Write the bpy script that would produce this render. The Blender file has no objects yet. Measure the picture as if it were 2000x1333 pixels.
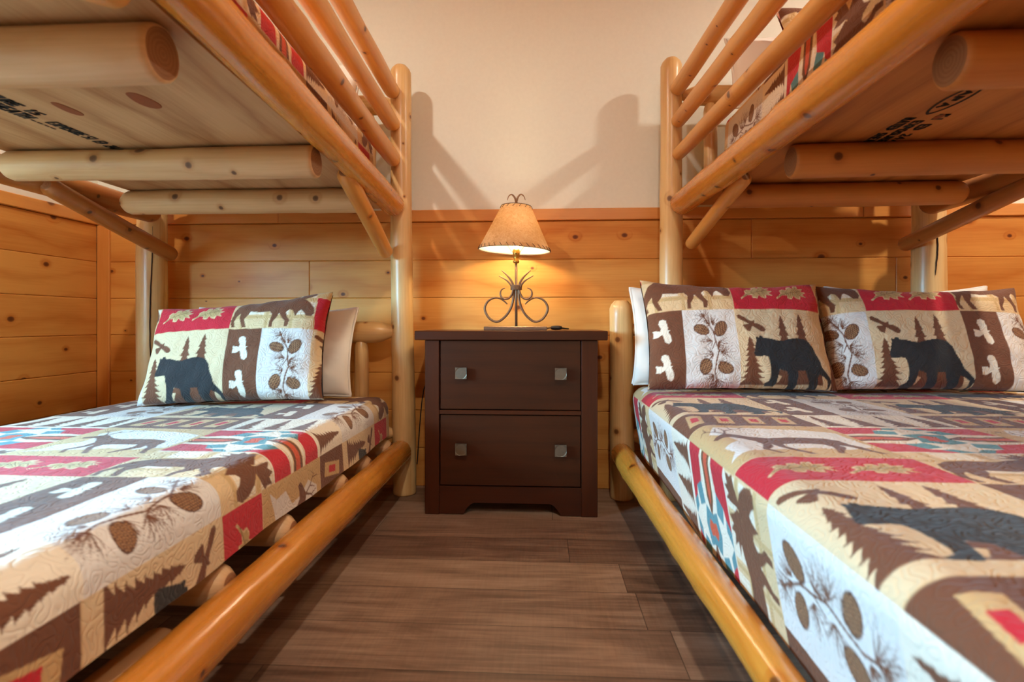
import bpy, math, random
import numpy as np
from mathutils import Vector, Matrix, Quaternion

SC = bpy.context.scene
COL = SC.collection
R = math.radians

# ------------------------------------------------------------------ camera, world, exposure
cam_d = bpy.data.cameras.new('camera'); cam = bpy.data.objects.new('camera', cam_d); COL.objects.link(cam)
cam.location = (0, 0, 0.73)
cam.rotation_euler = (R(90), 0, R(3.2))
cam_d.sensor_fit = 'HORIZONTAL'; cam_d.sensor_width = 36.0; cam_d.lens = 1070 / 2000 * 36.0
cam_d.shift_y = -36.5 / 2000
cam_d.clip_start = 0.02
cam_d.dof.use_dof = True; cam_d.dof.focus_distance = 2.0; cam_d.dof.aperture_fstop = 3.4
SC.camera = cam

W = bpy.data.worlds.new('daylight'); SC.world = W; W.use_nodes = True
bg = W.node_tree.nodes['Background']
_n = W.node_tree.nodes; _l = W.node_tree.links
_tc = _n.new('ShaderNodeTexCoord'); _sp = _n.new('ShaderNodeSeparateXYZ'); _cr = _n.new('ShaderNodeValToRGB')
_mp = _n.new('ShaderNodeMapRange'); _mp.inputs['From Min'].default_value = -1.0
_l.new(_tc.outputs['Generated'], _sp.inputs[0]); _l.new(_sp.outputs[2], _mp.inputs[0]); _l.new(_mp.outputs[0], _cr.inputs[0]); _l.new(_cr.outputs[0], bg.inputs['Color'])
_e = _cr.color_ramp.elements                      # shaded ground below the horizon, pale blue sky above
_e[0].position = 0.49; _e[0].color = (0.030, 0.045, 0.040, 1); _e[1].position = 0.53; _e[1].color = (0.34, 0.71, 1.0, 1)
bg.inputs['Strength'].default_value = 86.0
W.cycles.sampling_method = 'MANUAL'; W.cycles.sample_map_resolution = 128

SC.view_settings.view_transform = 'Standard'; SC.view_settings.look = 'None'
SC.view_settings.gamma = 1.0; SC.view_settings.use_curve_mapping = False
SC.view_settings.exposure = 0.12
SC.cycles.use_denoising = True
SC.cycles.max_bounces = 8; SC.cycles.diffuse_bounces = 5; SC.cycles.glossy_bounces = 3
SC.cycles.transmission_bounces = 6; SC.cycles.transparent_max_bounces = 8
SC.cycles.caustics_reflective = False; SC.cycles.caustics_refractive = False
SC.cycles.sample_clamp_indirect = 4.0

ROOM_XL, ROOM_XR, ROOM_YB, ROOM_YF, ROOM_H = -2.06, 2.45, 2.43, -2.3, 2.45
WIN = (-0.05, 1.10, 0.74, 1.24)            # window opening in the left wall: y0, y1, z0, z1
portal_d = bpy.data.lights.new('window_daylight', 'AREA'); portal_d.shape = 'RECTANGLE'
portal_d.size = WIN[3]-WIN[2]; portal_d.size_y = WIN[1]-WIN[0]; portal_d.cycles.is_portal = True
portal = bpy.data.objects.new('window_daylight', portal_d); COL.objects.link(portal)
portal.location = (ROOM_XL-0.13, (WIN[0]+WIN[1])/2, (WIN[2]+WIN[3])/2); portal.rotation_euler = (0, R(-90), 0)

# recessed ceiling lights: (x, y, watts)
CANS = [(-1.16, 1.00, 24), (1.70, 1.50, 25), (0.10, -0.40, 31), (0.75, -1.5, 16)]
CAN_COL = (1.0, 0.91, 0.76)
LAMP_W = 44

# ------------------------------------------------------------------ helpers
def srgb(r, g, b, a=1.0):
    f = lambda c: ((c/255)/12.92 if c/255 <= 0.04045 else (((c/255)+0.055)/1.055)**2.4)
    return (f(r), f(g), f(b), a)

def tag(o, label=None, cat=None, group=None, kind=None):
    if label: o['label'] = label
    if cat: o['category'] = cat
    if group: o['group'] = group
    if kind: o['kind'] = kind
    return o

def thing(name, label, cat, loc=(0, 0, 0), rz=0, group=None):
    o = bpy.data.objects.new(name, None); COL.objects.link(o)
    o.location = loc; o.rotation_euler = (0, 0, rz); o.empty_display_size = 0.1
    return tag(o, label, cat, group)

class MB:
    def __init__(s): s.v = []; s.f = []; s.uv = []; s.m = []
    def face(s, idx, uvs, mat=0): s.f.append(idx); s.uv.append(uvs); s.m.append(mat)
    def box(s, x0, x1, y0, y1, z0, z1, grain='x', mat=0, bev=0.0):
        """box with optional chamfer on all edges; UV in metres with u along the grain"""
        import itertools
        c = ((x0+x1)/2, (y0+y1)/2, (z0+z1)/2); h = (abs(x1-x0)/2, abs(y1-y0)/2, abs(z1-z0)/2)
        b = min(bev, *[q*0.45 for q in h])
        gi = 'xyz'.index(grain); ou = random.random()*7; ov = random.random()*7
        def uvof(p, ax):
            oth = [a for a in range(3) if a != ax]
            if gi in oth: u = gi; v = [a for a in oth if a != gi][0]
            else: u, v = oth
            return (p[u]+ou, p[v]+ov)
        if b <= 0:
            for ax in range(3):
                for sg in (-1, 1):
                    o = [a for a in range(3) if a != ax]
                    pts = []
                    for (p, q) in ((-1, -1), (1, -1), (1, 1), (-1, 1)):
                        P = [0, 0, 0]; P[ax] = c[ax]+sg*h[ax]; P[o[0]] = c[o[0]]+p*h[o[0]]; P[o[1]] = c[o[1]]+q*h[o[1]]
                        pts.append(tuple(P))
                    if (sg > 0) == (ax == 1): pts.reverse()
                    i = len(s.v); s.v += pts; s.face([i, i+1, i+2, i+3], [uvof(p, ax) for p in pts], mat)
            return s
        key = {}
        def vid(sx, sy, sz, ax):
            k = (sx, sy, sz, ax)
            if k not in key:
                P = [c[i]+(sx, sy, sz)[i]*(h[i]-(0 if i == ax else b)) for i in range(3)]
                key[k] = len(s.v); s.v.append(tuple(P))
            return key[k]
        def add(ids, ax):
            n = Vector((0, 0, 0)); P = [Vector(s.v[i]) for i in ids]
            for i in range(len(P)): n += (P[i]-Vector(c)).cross(P[(i+1) % len(P)]-Vector(c))
            cen = sum(P, Vector())/len(P)-Vector(c)
            if n.dot(cen) < 0: ids = ids[::-1]
            s.face(ids, [uvof(s.v[i], ax) for i in ids], mat)
        for ax in range(3):
            for sg in (-1, 1):
                o = [a for a in range(3) if a != ax]; ids = []
                for (p, q) in ((-1, -1), (1, -1), (1, 1), (-1, 1)):
                    S = [0, 0, 0]; S[ax] = sg; S[o[0]] = p; S[o[1]] = q; ids.append(vid(*S, ax))
                add(ids, ax)
        for ax in range(3):
            o = [a for a in range(3) if a != ax]
            for p in (-1, 1):
                for q in (-1, 1):
                    S1 = [0, 0, 0]; S1[o[0]] = p; S1[o[1]] = q; S2 = list(S1); S1[ax] = -1; S2[ax] = 1
                    add([vid(*S1, o[0]), vid(*S2, o[0]), vid(*S2, o[1]), vid(*S1, o[1])], o[0])
        for S in itertools.product((-1, 1), repeat=3):
            add([vid(*S, 0), vid(*S, 1), vid(*S, 2)], 0)
        return s
    def tube(s, pts, radii, n=10, mat=0, cap=True):
        P = [Vector(p) for p in pts]
        if not hasattr(radii, '__len__'): radii = [radii]*len(P)
        prev = None; rings = []; L = 0
        for i, p in enumerate(P):
            t = (P[min(i+1, len(P)-1)]-P[max(i-1, 0)]).normalized()
            if prev is None:
                a = Vector((0, 0, 1)) if abs(t.z) < 0.9 else Vector((1, 0, 0)); u = t.cross(a).normalized()
            else:
                u = (prev-t*prev.dot(t)).normalized()
            prev = u; w = t.cross(u)
            if i: L += (P[i]-P[i-1]).length
            base = len(s.v)
            for k in range(n):
                a = 2*math.pi*k/n; s.v.append(tuple(p+(u*math.cos(a)+w*math.sin(a))*radii[i]))
            rings.append((base, L, radii[i]))
        for (b0, l0, r0), (b1, l1, r1) in zip(rings, rings[1:]):
            for k in range(n):
                k2 = (k+1) % n
                c0, c1 = k*2*math.pi*r0/n, (k+1)*2*math.pi*r0/n
                s.face([b0+k, b0+k2, b1+k2, b1+k], [(l0, c0), (l0, c1), (l1, c1), (l1, c0)], mat)
        if cap:
            s.face([rings[0][0]+k for k in range(n)][::-1], [(0, 0)]*n, mat)
            s.face([rings[-1][0]+k for k in range(n)], [(0, 0)]*n, mat)
        return s
    def lathe(s, prof, n=48, center=(0, 0, 0), mat=0, cap=False):
        cx, cy, cz = center; b = len(s.v)
        for r, z in prof:
            for k in range(n):
                a = 2*math.pi*k/n; s.v.append((cx+r*math.cos(a), cy+r*math.sin(a), cz+z))
        for i in range(len(prof)-1):
            for k in range(n):
                k2 = (k+1) % n
                s.face([b+i*n+k, b+i*n+k2, b+(i+1)*n+k2, b+(i+1)*n+k],
                       [(k/n, prof[i][1]), ((k+1)/n, prof[i][1]), ((k+1)/n, prof[i+1][1]), (k/n, prof[i+1][1])], mat)
        if cap:
            s.face([b+k for k in range(n)][::-1], [(0, 0)]*n, mat)
            s.face([b+(len(prof)-1)*n+k for k in range(n)], [(0, 0)]*n, mat)
        return s
    def prism(s, poly, y0, y1, mat=0):
        """polygon in x,z extruded along y"""
        n = len(poly); b = len(s.v)
        for y in (y0, y1):
            for x, z in poly: s.v.append((x, y, z))
        s.face(list(range(b, b+n)), [(p[0], p[1]) for p in poly], mat)
        s.face(list(range(b+n, b+2*n))[::-1], [(p[0], p[1]) for p in poly][::-1], mat)
        for i in range(n):
            j = (i+1) % n
            s.face([b+i, b+n+i, b+n+j, b+j], [(poly[i][0], 0), (poly[i][0], y1-y0), (poly[j][0], y1-y0), (poly[j][0], 0)], mat)
        return s
    def build(s, name, mats, parent=None, smooth=False, angle=None):
        me = bpy.data.meshes.new(name); me.from_pydata(s.v, [], s.f); me.update()
        uvl = me.uv_layers.new(name='UVMap')
        flat = [c for f in s.uv for uv in f for c in uv]
        uvl.data.foreach_set('uv', flat)
        if not isinstance(mats, (list, tuple)): mats = [mats]
        for m in mats: me.materials.append(m)
        me.polygons.foreach_set('material_index', s.m)
        if smooth or angle:
            me.polygons.foreach_set('use_smooth', [True]*len(me.polygons))
            if angle: me.set_sharp_from_angle(angle=R(angle))
        import bmesh
        bm = bmesh.new(); bm.from_mesh(me); bmesh.ops.recalc_face_normals(bm, faces=bm.faces); bm.to_mesh(me); bm.free()
        o = bpy.data.objects.new(name, me); COL.objects.link(o)
        if parent: o.parent = parent; o.matrix_parent_inverse = Matrix.Identity(4)
        return o

# ------------------------------------------------------------------ materials
class NT:
    def __init__(s, name):
        s.m = bpy.data.materials.new(name); s.m.use_nodes = True; s.t = s.m.node_tree
        s.b = s.t.nodes['Principled BSDF']; s.x = 0
    def n(s, typ, **kw):
        nd = s.t.nodes.new(typ)
        for k, v in kw.items():
            if k.startswith('i_'): 
                key = k[2:]; key = int(key) if key.isdigit() else key.replace('_', ' ')
                s.set(nd.inputs[key], v)
            else: setattr(nd, k, v)
        return nd
    def set(s, inp, v):
        if isinstance(v, bpy.types.NodeSocket): s.t.links.new(v, inp)
        else: inp.default_value = v
    def math(s, op, a, b=None, c=None):
        nd = s.t.nodes.new('ShaderNodeMath'); nd.operation = op; s.set(nd.inputs[0], a)
        if b is not None: s.set(nd.inputs[1], b)
        if c is not None: s.set(nd.inputs[2], c)
        return nd.outputs[0]
    def vmath(s, op, a, b=None):
        nd = s.t.nodes.new('ShaderNodeVectorMath'); nd.operation = op; s.set(nd.inputs[0], a)
        if b is not None: s.set(nd.inputs[1], b)
        return nd.outputs[0]
    def mix(s, f, a, b, blend='MIX'):
        nd = s.t.nodes.new('ShaderNodeMix'); nd.data_type = 'RGBA'; nd.blend_type = blend
        s.set(nd.inputs[0], f); s.set(nd.inputs[6], a); s.set(nd.inputs[7], b); return nd.outputs[2]
    def ramp(s, f, stops, interp='LINEAR'):
        nd = s.t.nodes.new('ShaderNodeValToRGB'); s.set(nd.inputs[0], f); cr = nd.color_ramp; cr.interpolation = interp
        while len(cr.elements) < len(stops): cr.elements.new(0.5)
        for e, (p, c) in zip(cr.elements, stops): e.position = p; e.color = c if hasattr(c, '__len__') else (c, c, c, 1)
        return nd.outputs[0]
    def noise(s, vec, scale, detail=4, rough=0.55, dist=0.0, dim='3D'):
        nd = s.t.nodes.new('ShaderNodeTexNoise'); nd.noise_dimensions = dim
        s.set(nd.inputs['Vector'], vec)
        nd.inputs['Scale'].default_value = scale; nd.inputs['Detail'].default_value = detail
        nd.inputs['Roughness'].default_value = rough; nd.inputs['Distortion'].default_value = dist
        return nd.outputs['Fac']
    def comb(s, x, y, z=0.0):
        nd = s.t.nodes.new('ShaderNodeCombineXYZ'); s.set(nd.inputs[0], x); s.set(nd.inputs[1], y); s.set(nd.inputs[2], z); return nd.outputs[0]
    def bump(s, h, strength=0.3, dist=0.002, normal=None):
        nd = s.t.nodes.new('ShaderNodeBump'); s.set(nd.inputs['Height'], h)
        nd.inputs['Strength'].default_value = strength; nd.inputs['Distance'].default_value = dist
        if normal is not None: s.t.links.new(normal, nd.inputs['Normal'])
        s.t.links.new(nd.outputs[0], s.b.inputs['Normal']); return nd.outputs[0]
    def out(s, color=None, rough=None, **kw):
        if color is not None: s.set(s.b.inputs['Base Color'], color)
        if rough is not None: s.set(s.b.inputs['Roughness'], rough)
        for k, v in kw.items(): s.set(s.b.inputs[k.replace('_', ' ')], v)
        return s.m

def wood_mat(name, light, dark, knot, rough=0.38, spec=0.5, knot_scale=5.0, knot_aspect=1.0, knot_amt=0.5, ring=16.0,
             island=0.0, objvar=0.12, coat=0.25, grain=0.5, knot_r=0.085, ringamt=0.35):
    """pine: UV u runs along the grain in metres, v across"""
    t = NT(name)
    uv = t.n('ShaderNodeTexCoord').outputs['UV']
    sep = t.n('ShaderNodeSeparateXYZ'); t.set(sep.inputs[0], uv)
    u, v = sep.outputs[0], sep.outputs[1]
    oi = t.n('ShaderNodeObjectInfo').outputs['Random']
    gi = t.n('ShaderNodeNewGeometry').outputs['Random Per Island']
    off = t.math('ADD', t.math('MULTIPLY', oi, 37.0), t.math('MULTIPLY', gi, 91.0) if island else 0.0)
    # knots
    kv = t.comb(t.math('ADD', t.math('MULTIPLY', u, knot_scale), off), t.math('MULTIPLY', v, knot_scale*knot_aspect), off)
    vo = t.n('ShaderNodeTexVoronoi', voronoi_dimensions='3D', feature='F1'); t.set(vo.inputs['Vector'], kv); vo.inputs['Scale'].default_value = 1.0
    # flatten: use 2D voronoi for round knots
    vo.voronoi_dimensions = '2D'
    kd = vo.outputs['Distance']; kc = t.n('ShaderNodeSeparateColor'); t.set(kc.inputs[0], vo.outputs['Color'])
    on = t.math('LESS_THAN', kc.outputs[0], knot_amt)
    kr = t.math('MULTIPLY', t.math('ADD', kc.outputs[1], 0.35), knot_r)
    # relative knot distance
    rel = t.math('DIVIDE', kd, kr)
    kmask = t.math('MULTIPLY', on, t.math('SUBTRACT', 1.0, t.n('ShaderNodeMapRange', interpolation_type='SMOOTHSTEP', i_Value=rel, i_From_Min=0.7, i_From_Max=1.25).outputs[0]))
    kinner = t.math('MULTIPLY', on, t.math('SUBTRACT', 1.0, t.n('ShaderNodeMapRange', interpolation_type='SMOOTHSTEP', i_Value=rel, i_From_Min=0.1, i_From_Max=0.9).outputs[0]))
    halo = t.math('MULTIPLY', on, t.math('SUBTRACT', 1.0, t.n('ShaderNodeMapRange', interpolation_type='SMOOTHSTEP', i_Value=rel, i_From_Min=0.9, i_From_Max=3.2).outputs[0]))
    # grain
    warp = t.noise(t.comb(t.math('MULTIPLY', u, 1.6), t.math('MULTIPLY', v, 5.0), off), 1.0, 3, 0.5)
    vv = t.math('ADD', t.math('MULTIPLY', v, ring), t.math('ADD', t.math('MULTIPLY', warp, 5.0), t.math('MULTIPLY', halo, 1.3)))
    rings = t.math('PINGPONG', vv, 1.0)
    rings = t.math('POWER', rings, 2.2)
    fine = t.noise(t.comb(t.math('MULTIPLY', u, 5.0), t.math('MULTIPLY', v, 150.0), off), 1.0, 4, 0.6)
    big = t.noise(t.comb(t.math('MULTIPLY', u, 2.0), t.math('MULTIPLY', v, 7.0), t.math('ADD', off, 3.0)), 1.0, 3, 0.5)
    g = t.math('ADD', t.math('MULTIPLY', rings, ringamt*grain), t.math('MULTIPLY', t.math('SUBTRACT', fine, 0.35), 0.9*grain))
    g = t.math('ADD', g, t.math('MULTIPLY', t.math('SUBTRACT', big, 0.42), 1.5*grain))
    var = t.math('ADD', t.math('MULTIPLY', t.math('SUBTRACT', oi, 0.5), objvar*2), t.math('MULTIPLY', t.math('SUBTRACT', gi, 0.5), island*2))
    g = t.n('ShaderNodeClamp', i_Value=t.math('ADD', t.math('ADD', g, var), t.math('MULTIPLY', halo, 0.42))).outputs[0]
    c = t.mix(g, light, dark)
    kk = tuple(knot[:3])+(1,)
    c = t.mix(t.math('MULTIPLY', kmask, 0.85), c, kk)
    c = t.mix(t.math('MULTIPLY', kinner, 0.4), c, (kk[0]*0.35, kk[1]*0.3, kk[2]*0.3, 1))
    t.bump(t.math('ADD', t.math('MULTIPLY', fine, 0.5), t.math('MULTIPLY', kinner, -0.5)), 0.12, 0.002)
    rg = t.math('ADD', rough, t.math('MULTIPLY', t.math('SUBTRACT', fine, 0.5), 0.15))
    return t.out(c, rg, Coat_Weight=coat, Coat_Roughness=0.22, Specular_IOR_Level=spec)

def plain(name, col, rough=0.5, metallic=0.0, bump=None, **kw):
    t = NT(name)
    tc = t.n('ShaderNodeTexCoord').outputs['Object']
    n = t.noise(tc, kw.pop('nscale', 30.0), 4, 0.6)
    c = t.mix(n, tuple(x*kw.get('lo', 0.88) for x in col[:3])+(1,), tuple(min(1, x*1.08) for x in col[:3])+(1,)); kw.pop('lo', None)
    if bump: t.bump(n, bump[0], bump[1])
    return t.out(c, rough, Metallic=metallic, **kw)

M = {}
M['post'] = wood_mat('pale_log_wood', srgb(234, 198, 138), srgb(190, 132, 70), srgb(110, 62, 30), 0.40, knot_scale=8.0, knot_amt=0.40, ring=22, grain=0.95, objvar=0.06)
M['rail'] = wood_mat('amber_varnished_log', srgb(226, 152, 58), srgb(188, 98, 20), srgb(104, 52, 20), 0.27, knot_scale=8.0, knot_amt=0.34, ring=18, grain=0.7, objvar=0.06, coat=0.5)
M['guard'] = wood_mat('honey_log_wood', srgb(230, 168, 88), srgb(198, 118, 44), srgb(104, 56, 26), 0.32, knot_scale=9.0, knot_amt=0.5, ring=18, grain=0.8, objvar=0.08)
M['raw'] = wood_mat('raw_log_wood', srgb(220, 184, 138), srgb(184, 134, 86), srgb(92, 56, 34), 0.5, knot_scale=8.0, knot_amt=0.5, ring=26, grain=0.85, objvar=0.05, coat=0.05)
M['brace'] = wood_mat('brown_brace_wood', srgb(186, 118, 58), srgb(150, 84, 36), srgb(70, 34, 16), 0.38, knot_scale=9.0, knot_amt=0.45, grain=0.7)
M['deck'] = wood_mat('plywood_face', srgb(204, 164, 120), srgb(160, 112, 68), srgb(150, 84, 52), 0.62, knot_scale=1.0, knot_amt=0.0, ring=11, ringamt=.8, grain=0.9, coat=0.0)
M['board'] = wood_mat('pine_wall_board', srgb(222, 158, 80), srgb(188, 108, 38), srgb(92, 40, 20), 0.52, spec=0.25, knot_scale=5.0, knot_aspect=1.35, knot_amt=0.34, ring=16, island=0.24, ringamt=.55, grain=0.72, objvar=0.0, coat=0.04, knot_r=0.056)
M['trim'] = wood_mat('pine_trim', srgb(220, 150, 74), srgb(190, 108, 40), srgb(100, 48, 24), 0.42, knot_scale=5.0, knot_amt=0.25, island=0.1, grain=0.5)
M['cherry'] = wood_mat('dark_cherry_veneer', srgb(72, 31, 11), srgb(44, 17, 6), srgb(50, 20, 12), 0.34, knot_amt=0.0, ring=30, grain=0.8, objvar=0.1, coat=0.12, spec=0.3)
M['cherry_front'] = wood_mat('dark_cherry_drawer_veneer', srgb(68, 31, 11), srgb(42, 18, 5), srgb(50, 20, 12), 0.36, knot_amt=0.0, ring=34, grain=0.9, objvar=0.05, coat=0.08, spec=0.3)

def endgrain():
    t = NT('sawn_log_end'); tc = t.n('ShaderNodeTexCoord').outputs['UV']
    ln = t.n('ShaderNodeVectorMath', operation='LENGTH'); t.set(ln.inputs[0], tc)
    n = t.noise(tc, 60, 3)
    r = t.math('PINGPONG', t.math('ADD', t.math('MULTIPLY', ln.outputs['Value'], 260.0), t.math('MULTIPLY', n, 1.2)), 1.0)
    return t.out(t.mix(r, srgb(160, 116, 78), srgb(142, 98, 64)), 0.7)
M['end'] = endgrain()
M['deck_amber'] = wood_mat('warm_shaded_plywood_face', srgb(196, 132, 66), srgb(150, 88, 36), srgb(110, 60, 30), 0.6, knot_amt=0.0, ring=16, ringamt=.8, grain=0.8, coat=0.0)  # plywood copy with the right bunk's dim, warm underside light put into the colour
M['raw_amber'] = wood_mat('warm_shaded_log_wood', srgb(204, 138, 70), srgb(166, 98, 40), srgb(80, 40, 18), 0.5, knot_scale=8.0, knot_amt=0.5, ring=26, grain=0.8, objvar=0.05, coat=0.05)  # raw log copy, darkened and warmed to paint in the shade under the right deck

def floor_mat():
    t = NT('grey_brown_plank_floor')
    tc = t.n('ShaderNodeTexCoord').outputs['Object']; sep = t.n('ShaderNodeSeparateXYZ'); t.set(sep.inputs[0], tc)
    x, y = sep.outputs[0], sep.outputs[1]
    pw, pl = 0.178, 1.22
    yr = t.math('DIVIDE', t.math('ADD', y, 0.11), pw); row = t.math('FLOOR', yr)
    wn = t.n('ShaderNodeTexWhiteNoise', noise_dimensions='1D'); t.set(wn.inputs['W'], t.math('MULTIPLY', row, 1.37))
    xs = t.math('DIVIDE', t.math('ADD', x, t.math('MULTIPLY', wn.outputs['Value'], 1.22)), pl); colm = t.math('FLOOR', xs)
    wn2 = t.n('ShaderNodeTexWhiteNoise', noise_dimensions='3D'); t.set(wn2.inputs['Vector'], t.comb(row, colm, 3.0))
    rnd = wn2.outputs['Value']
    fy = t.math('FRACT', yr); fx = t.math('FRACT', xs)
    ey = t.math('MULTIPLY', t.math('MINIMUM', fy, t.math('SUBTRACT', 1.0, fy)), pw)
    ex = t.math('MULTIPLY', t.math('MINIMUM', fx, t.math('SUBTRACT', 1.0, fx)), pl)
    seam = t.math('LESS_THAN', t.math('MINIMUM', ey, ex), 0.0011)
    g1 = t.noise(t.comb(t.math('MULTIPLY', x, 3.0), t.math('MULTIPLY', y, 85.0), t.math('MULTIPLY', rnd, 50.0)), 1.0, 5, 0.65)
    g2 = t.noise(t.comb(t.math('MULTIPLY', x, 2.2), t.math('MULTIPLY', y, 10.0), t.math('MULTIPLY', rnd, 80.0)), 1.0, 4, 0.6, 1.0)
    saw = t.noise(t.comb(t.math('MULTIPLY', x, 160.0), t.math('MULTIPLY', y, 12.0), rnd), 1.0, 2, 0.5)
    k = t.math('ADD', t.math('MULTIPLY', g1, 0.55), t.math('MULTIPLY', g2, 0.75))
    k = t.math('ADD', k, t.math('MULTIPLY', saw, 0.12))
    k = t.math('ADD', k, t.math('MULTIPLY', t.math('SUBTRACT', rnd, 0.5), 0.42))
    c = t.ramp(k, [(0.32, srgb(78, 56, 44)), (0.58, srgb(124, 96, 78)), (0.78, srgb(158, 128, 106)), (0.98, srgb(180, 152, 130))])
    c = t.mix(t.math('MULTIPLY', seam, 0.7), c, srgb(44, 32, 26))
    t.bump(t.math('SUBTRACT', t.math('ADD', g1, t.math('MULTIPLY', saw, 0.3)), t.math('MULTIPLY', seam, 1.5)), 0.25, 0.0012)
    return t.out(c, t.math('ADD', 0.36, t.math('MULTIPLY', g1, 0.2)))
M['floor'] = floor_mat()
M['plaster'] = plain('cream_wall_paint', srgb(229, 230, 220), 0.85, nscale=60, lo=0.985, bump=(0.05, 0.001))
M['ceiling'] = plain('white_ceiling_paint', srgb(238, 232, 222), 0.9, nscale=60, lo=0.98)
M['white_paint'] = plain('white_trim_paint', srgb(236, 232, 224), 0.45, nscale=40, lo=0.98)
M['iron'] = plain('bronzed_iron', srgb(146, 112, 86), 0.42, 0.6, nscale=120, lo=0.6, bump=(0.2, 0.0006))
M['brass'] = plain('brass', srgb(214, 168, 84), 0.3, 1.0, nscale=50)
M['pewter'] = plain('pewter', srgb(128, 120, 104), 0.45, 0.9, nscale=90, lo=0.8)
M['black'] = plain('black_plastic', srgb(30, 26, 24), 0.4, nscale=50)
M['ink'] = plain('black_stamp_ink', srgb(46, 40, 38), 0.9, nscale=300, lo=0.5)
M['lace'] = plain('brown_leather_lace', srgb(74, 50, 32), 0.7, nscale=80)
M['ticking'] = plain('white_mattress_ticking', srgb(214, 208, 196), 0.9, nscale=80)

def linen(name, col):
    t = NT(name); tc = t.n('ShaderNodeTexCoord').outputs['Object']
    w = t.noise(tc, 9.0, 3, 0.5, 0.6); f = t.noise(tc, 600.0, 2)
    c = t.mix(w, tuple(x*0.97 for x in col[:3])+(1,), col)
    t.bump(t.math('ADD', t.math('MULTIPLY', w, 6.0), t.math('MULTIPLY', f, 0.12)), 0.25, 0.003)
    return t.out(c, 0.85, Sheen_Weight=0.2)
M['linen'] = linen('white_pillowcase_cotton', srgb(232, 226, 216))

def quilt_mat():
    t = NT('printed_quilt_cotton')
    col = t.n('ShaderNodeAttribute', attribute_name='print').outputs['Color']
    uv = t.n('ShaderNodeTexCoord').outputs['UV']
    # meander quilting: stitched valleys follow contour lines of a smooth field
    wob = t.n('ShaderNodeTexNoise', noise_dimensions='2D'); t.set(wob.inputs['Vector'], uv)
    wob.inputs['Scale'].default_value = 34.0; wob.inputs['Detail'].default_value = 0.6
    ph = t.math('MULTIPLY', wob.outputs['Fac'], 5.5)
    tri = t.math('PINGPONG', ph, 0.5)
    puff = t.math('POWER', t.math('SINE', t.math('MULTIPLY', tri, math.pi)), 0.45)
    line = t.math('LESS_THAN', tri, 0.03)
    fine = t.noise(uv, 900.0, 2, 0.6, dim='2D')
    t.bump(t.math('ADD', puff, t.math('MULTIPLY', fine, 0.08)), 0.42, 0.003)
    shade = t.mix(t.math('MULTIPLY', line, 0.10), col, (0.1, 0.07, 0.05, 1))
    return t.out(shade, 0.88, Sheen_Weight=0.15)
M['quilt'] = quilt_mat()

def shade_mat():
    t = NT('parchment_lamp_shade')
    tc = t.n('ShaderNodeTexCoord').outputs['Object']
    n = t.noise(tc, 70.0, 5, 0.7, 1.5); n2 = t.noise(tc, 9.0, 2)
    k = t.math('ADD', t.math('MULTIPLY', n, 0.8), t.math('MULTIPLY', n2, 0.3))
    c = t.ramp(k, [(0.36, srgb(206, 158, 112)), (0.56, srgb(232, 196, 152)), (0.75, srgb(244, 220, 184))])
    tr = t.n('ShaderNodeBsdfTranslucent'); t.set(tr.inputs['Color'], t.mix(0.15, c, srgb(250, 214, 150)))
    df = t.n('ShaderNodeBsdfDiffuse'); t.set(df.inputs['Color'], c)
    mx = t.n('ShaderNodeMixShader'); mx.inputs[0].default_value = 0.52
    t.t.links.new(df.outputs[0], mx.inputs[1]); t.t.links.new(tr.outputs[0], mx.inputs[2])
    t.t.links.new(mx.outputs[0], t.t.nodes['Material Output'].inputs['Surface'])
    return t.m
M['shade'] = shade_mat()
M['lining'] = NT('white_shade_lining')
_t = M['lining']; _d = _t.n('ShaderNodeBsdfDiffuse'); _d.inputs[0].default_value = srgb(250, 246, 240); _r = _t.n('ShaderNodeBsdfTranslucent'); _r.inputs[0].default_value = srgb(250, 240, 225)
_m = _t.n('ShaderNodeMixShader'); _m.inputs[0].default_value = 0.45; _t.t.links.new(_d.outputs[0], _m.inputs[1]); _t.t.links.new(_r.outputs[0], _m.inputs[2]); _t.t.links.new(_m.outputs[0], _t.t.nodes['Material Output'].inputs['Surface']); M['lining'] = _t.m
def emis(name, col, st):
    t = NT(name); t.out(col, 0.3); t.b.inputs['Emission Color'].default_value = col; t.b.inputs['Emission Strength'].default_value = st; return t.m
M['bulb'] = emis('glowing_bulb_glass', (1.0, 0.78, 0.45, 1), 60.0)
M['lens'] = emis('glowing_ceiling_lens', (1.0, 0.8, 0.6, 1), 8.0)

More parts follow.
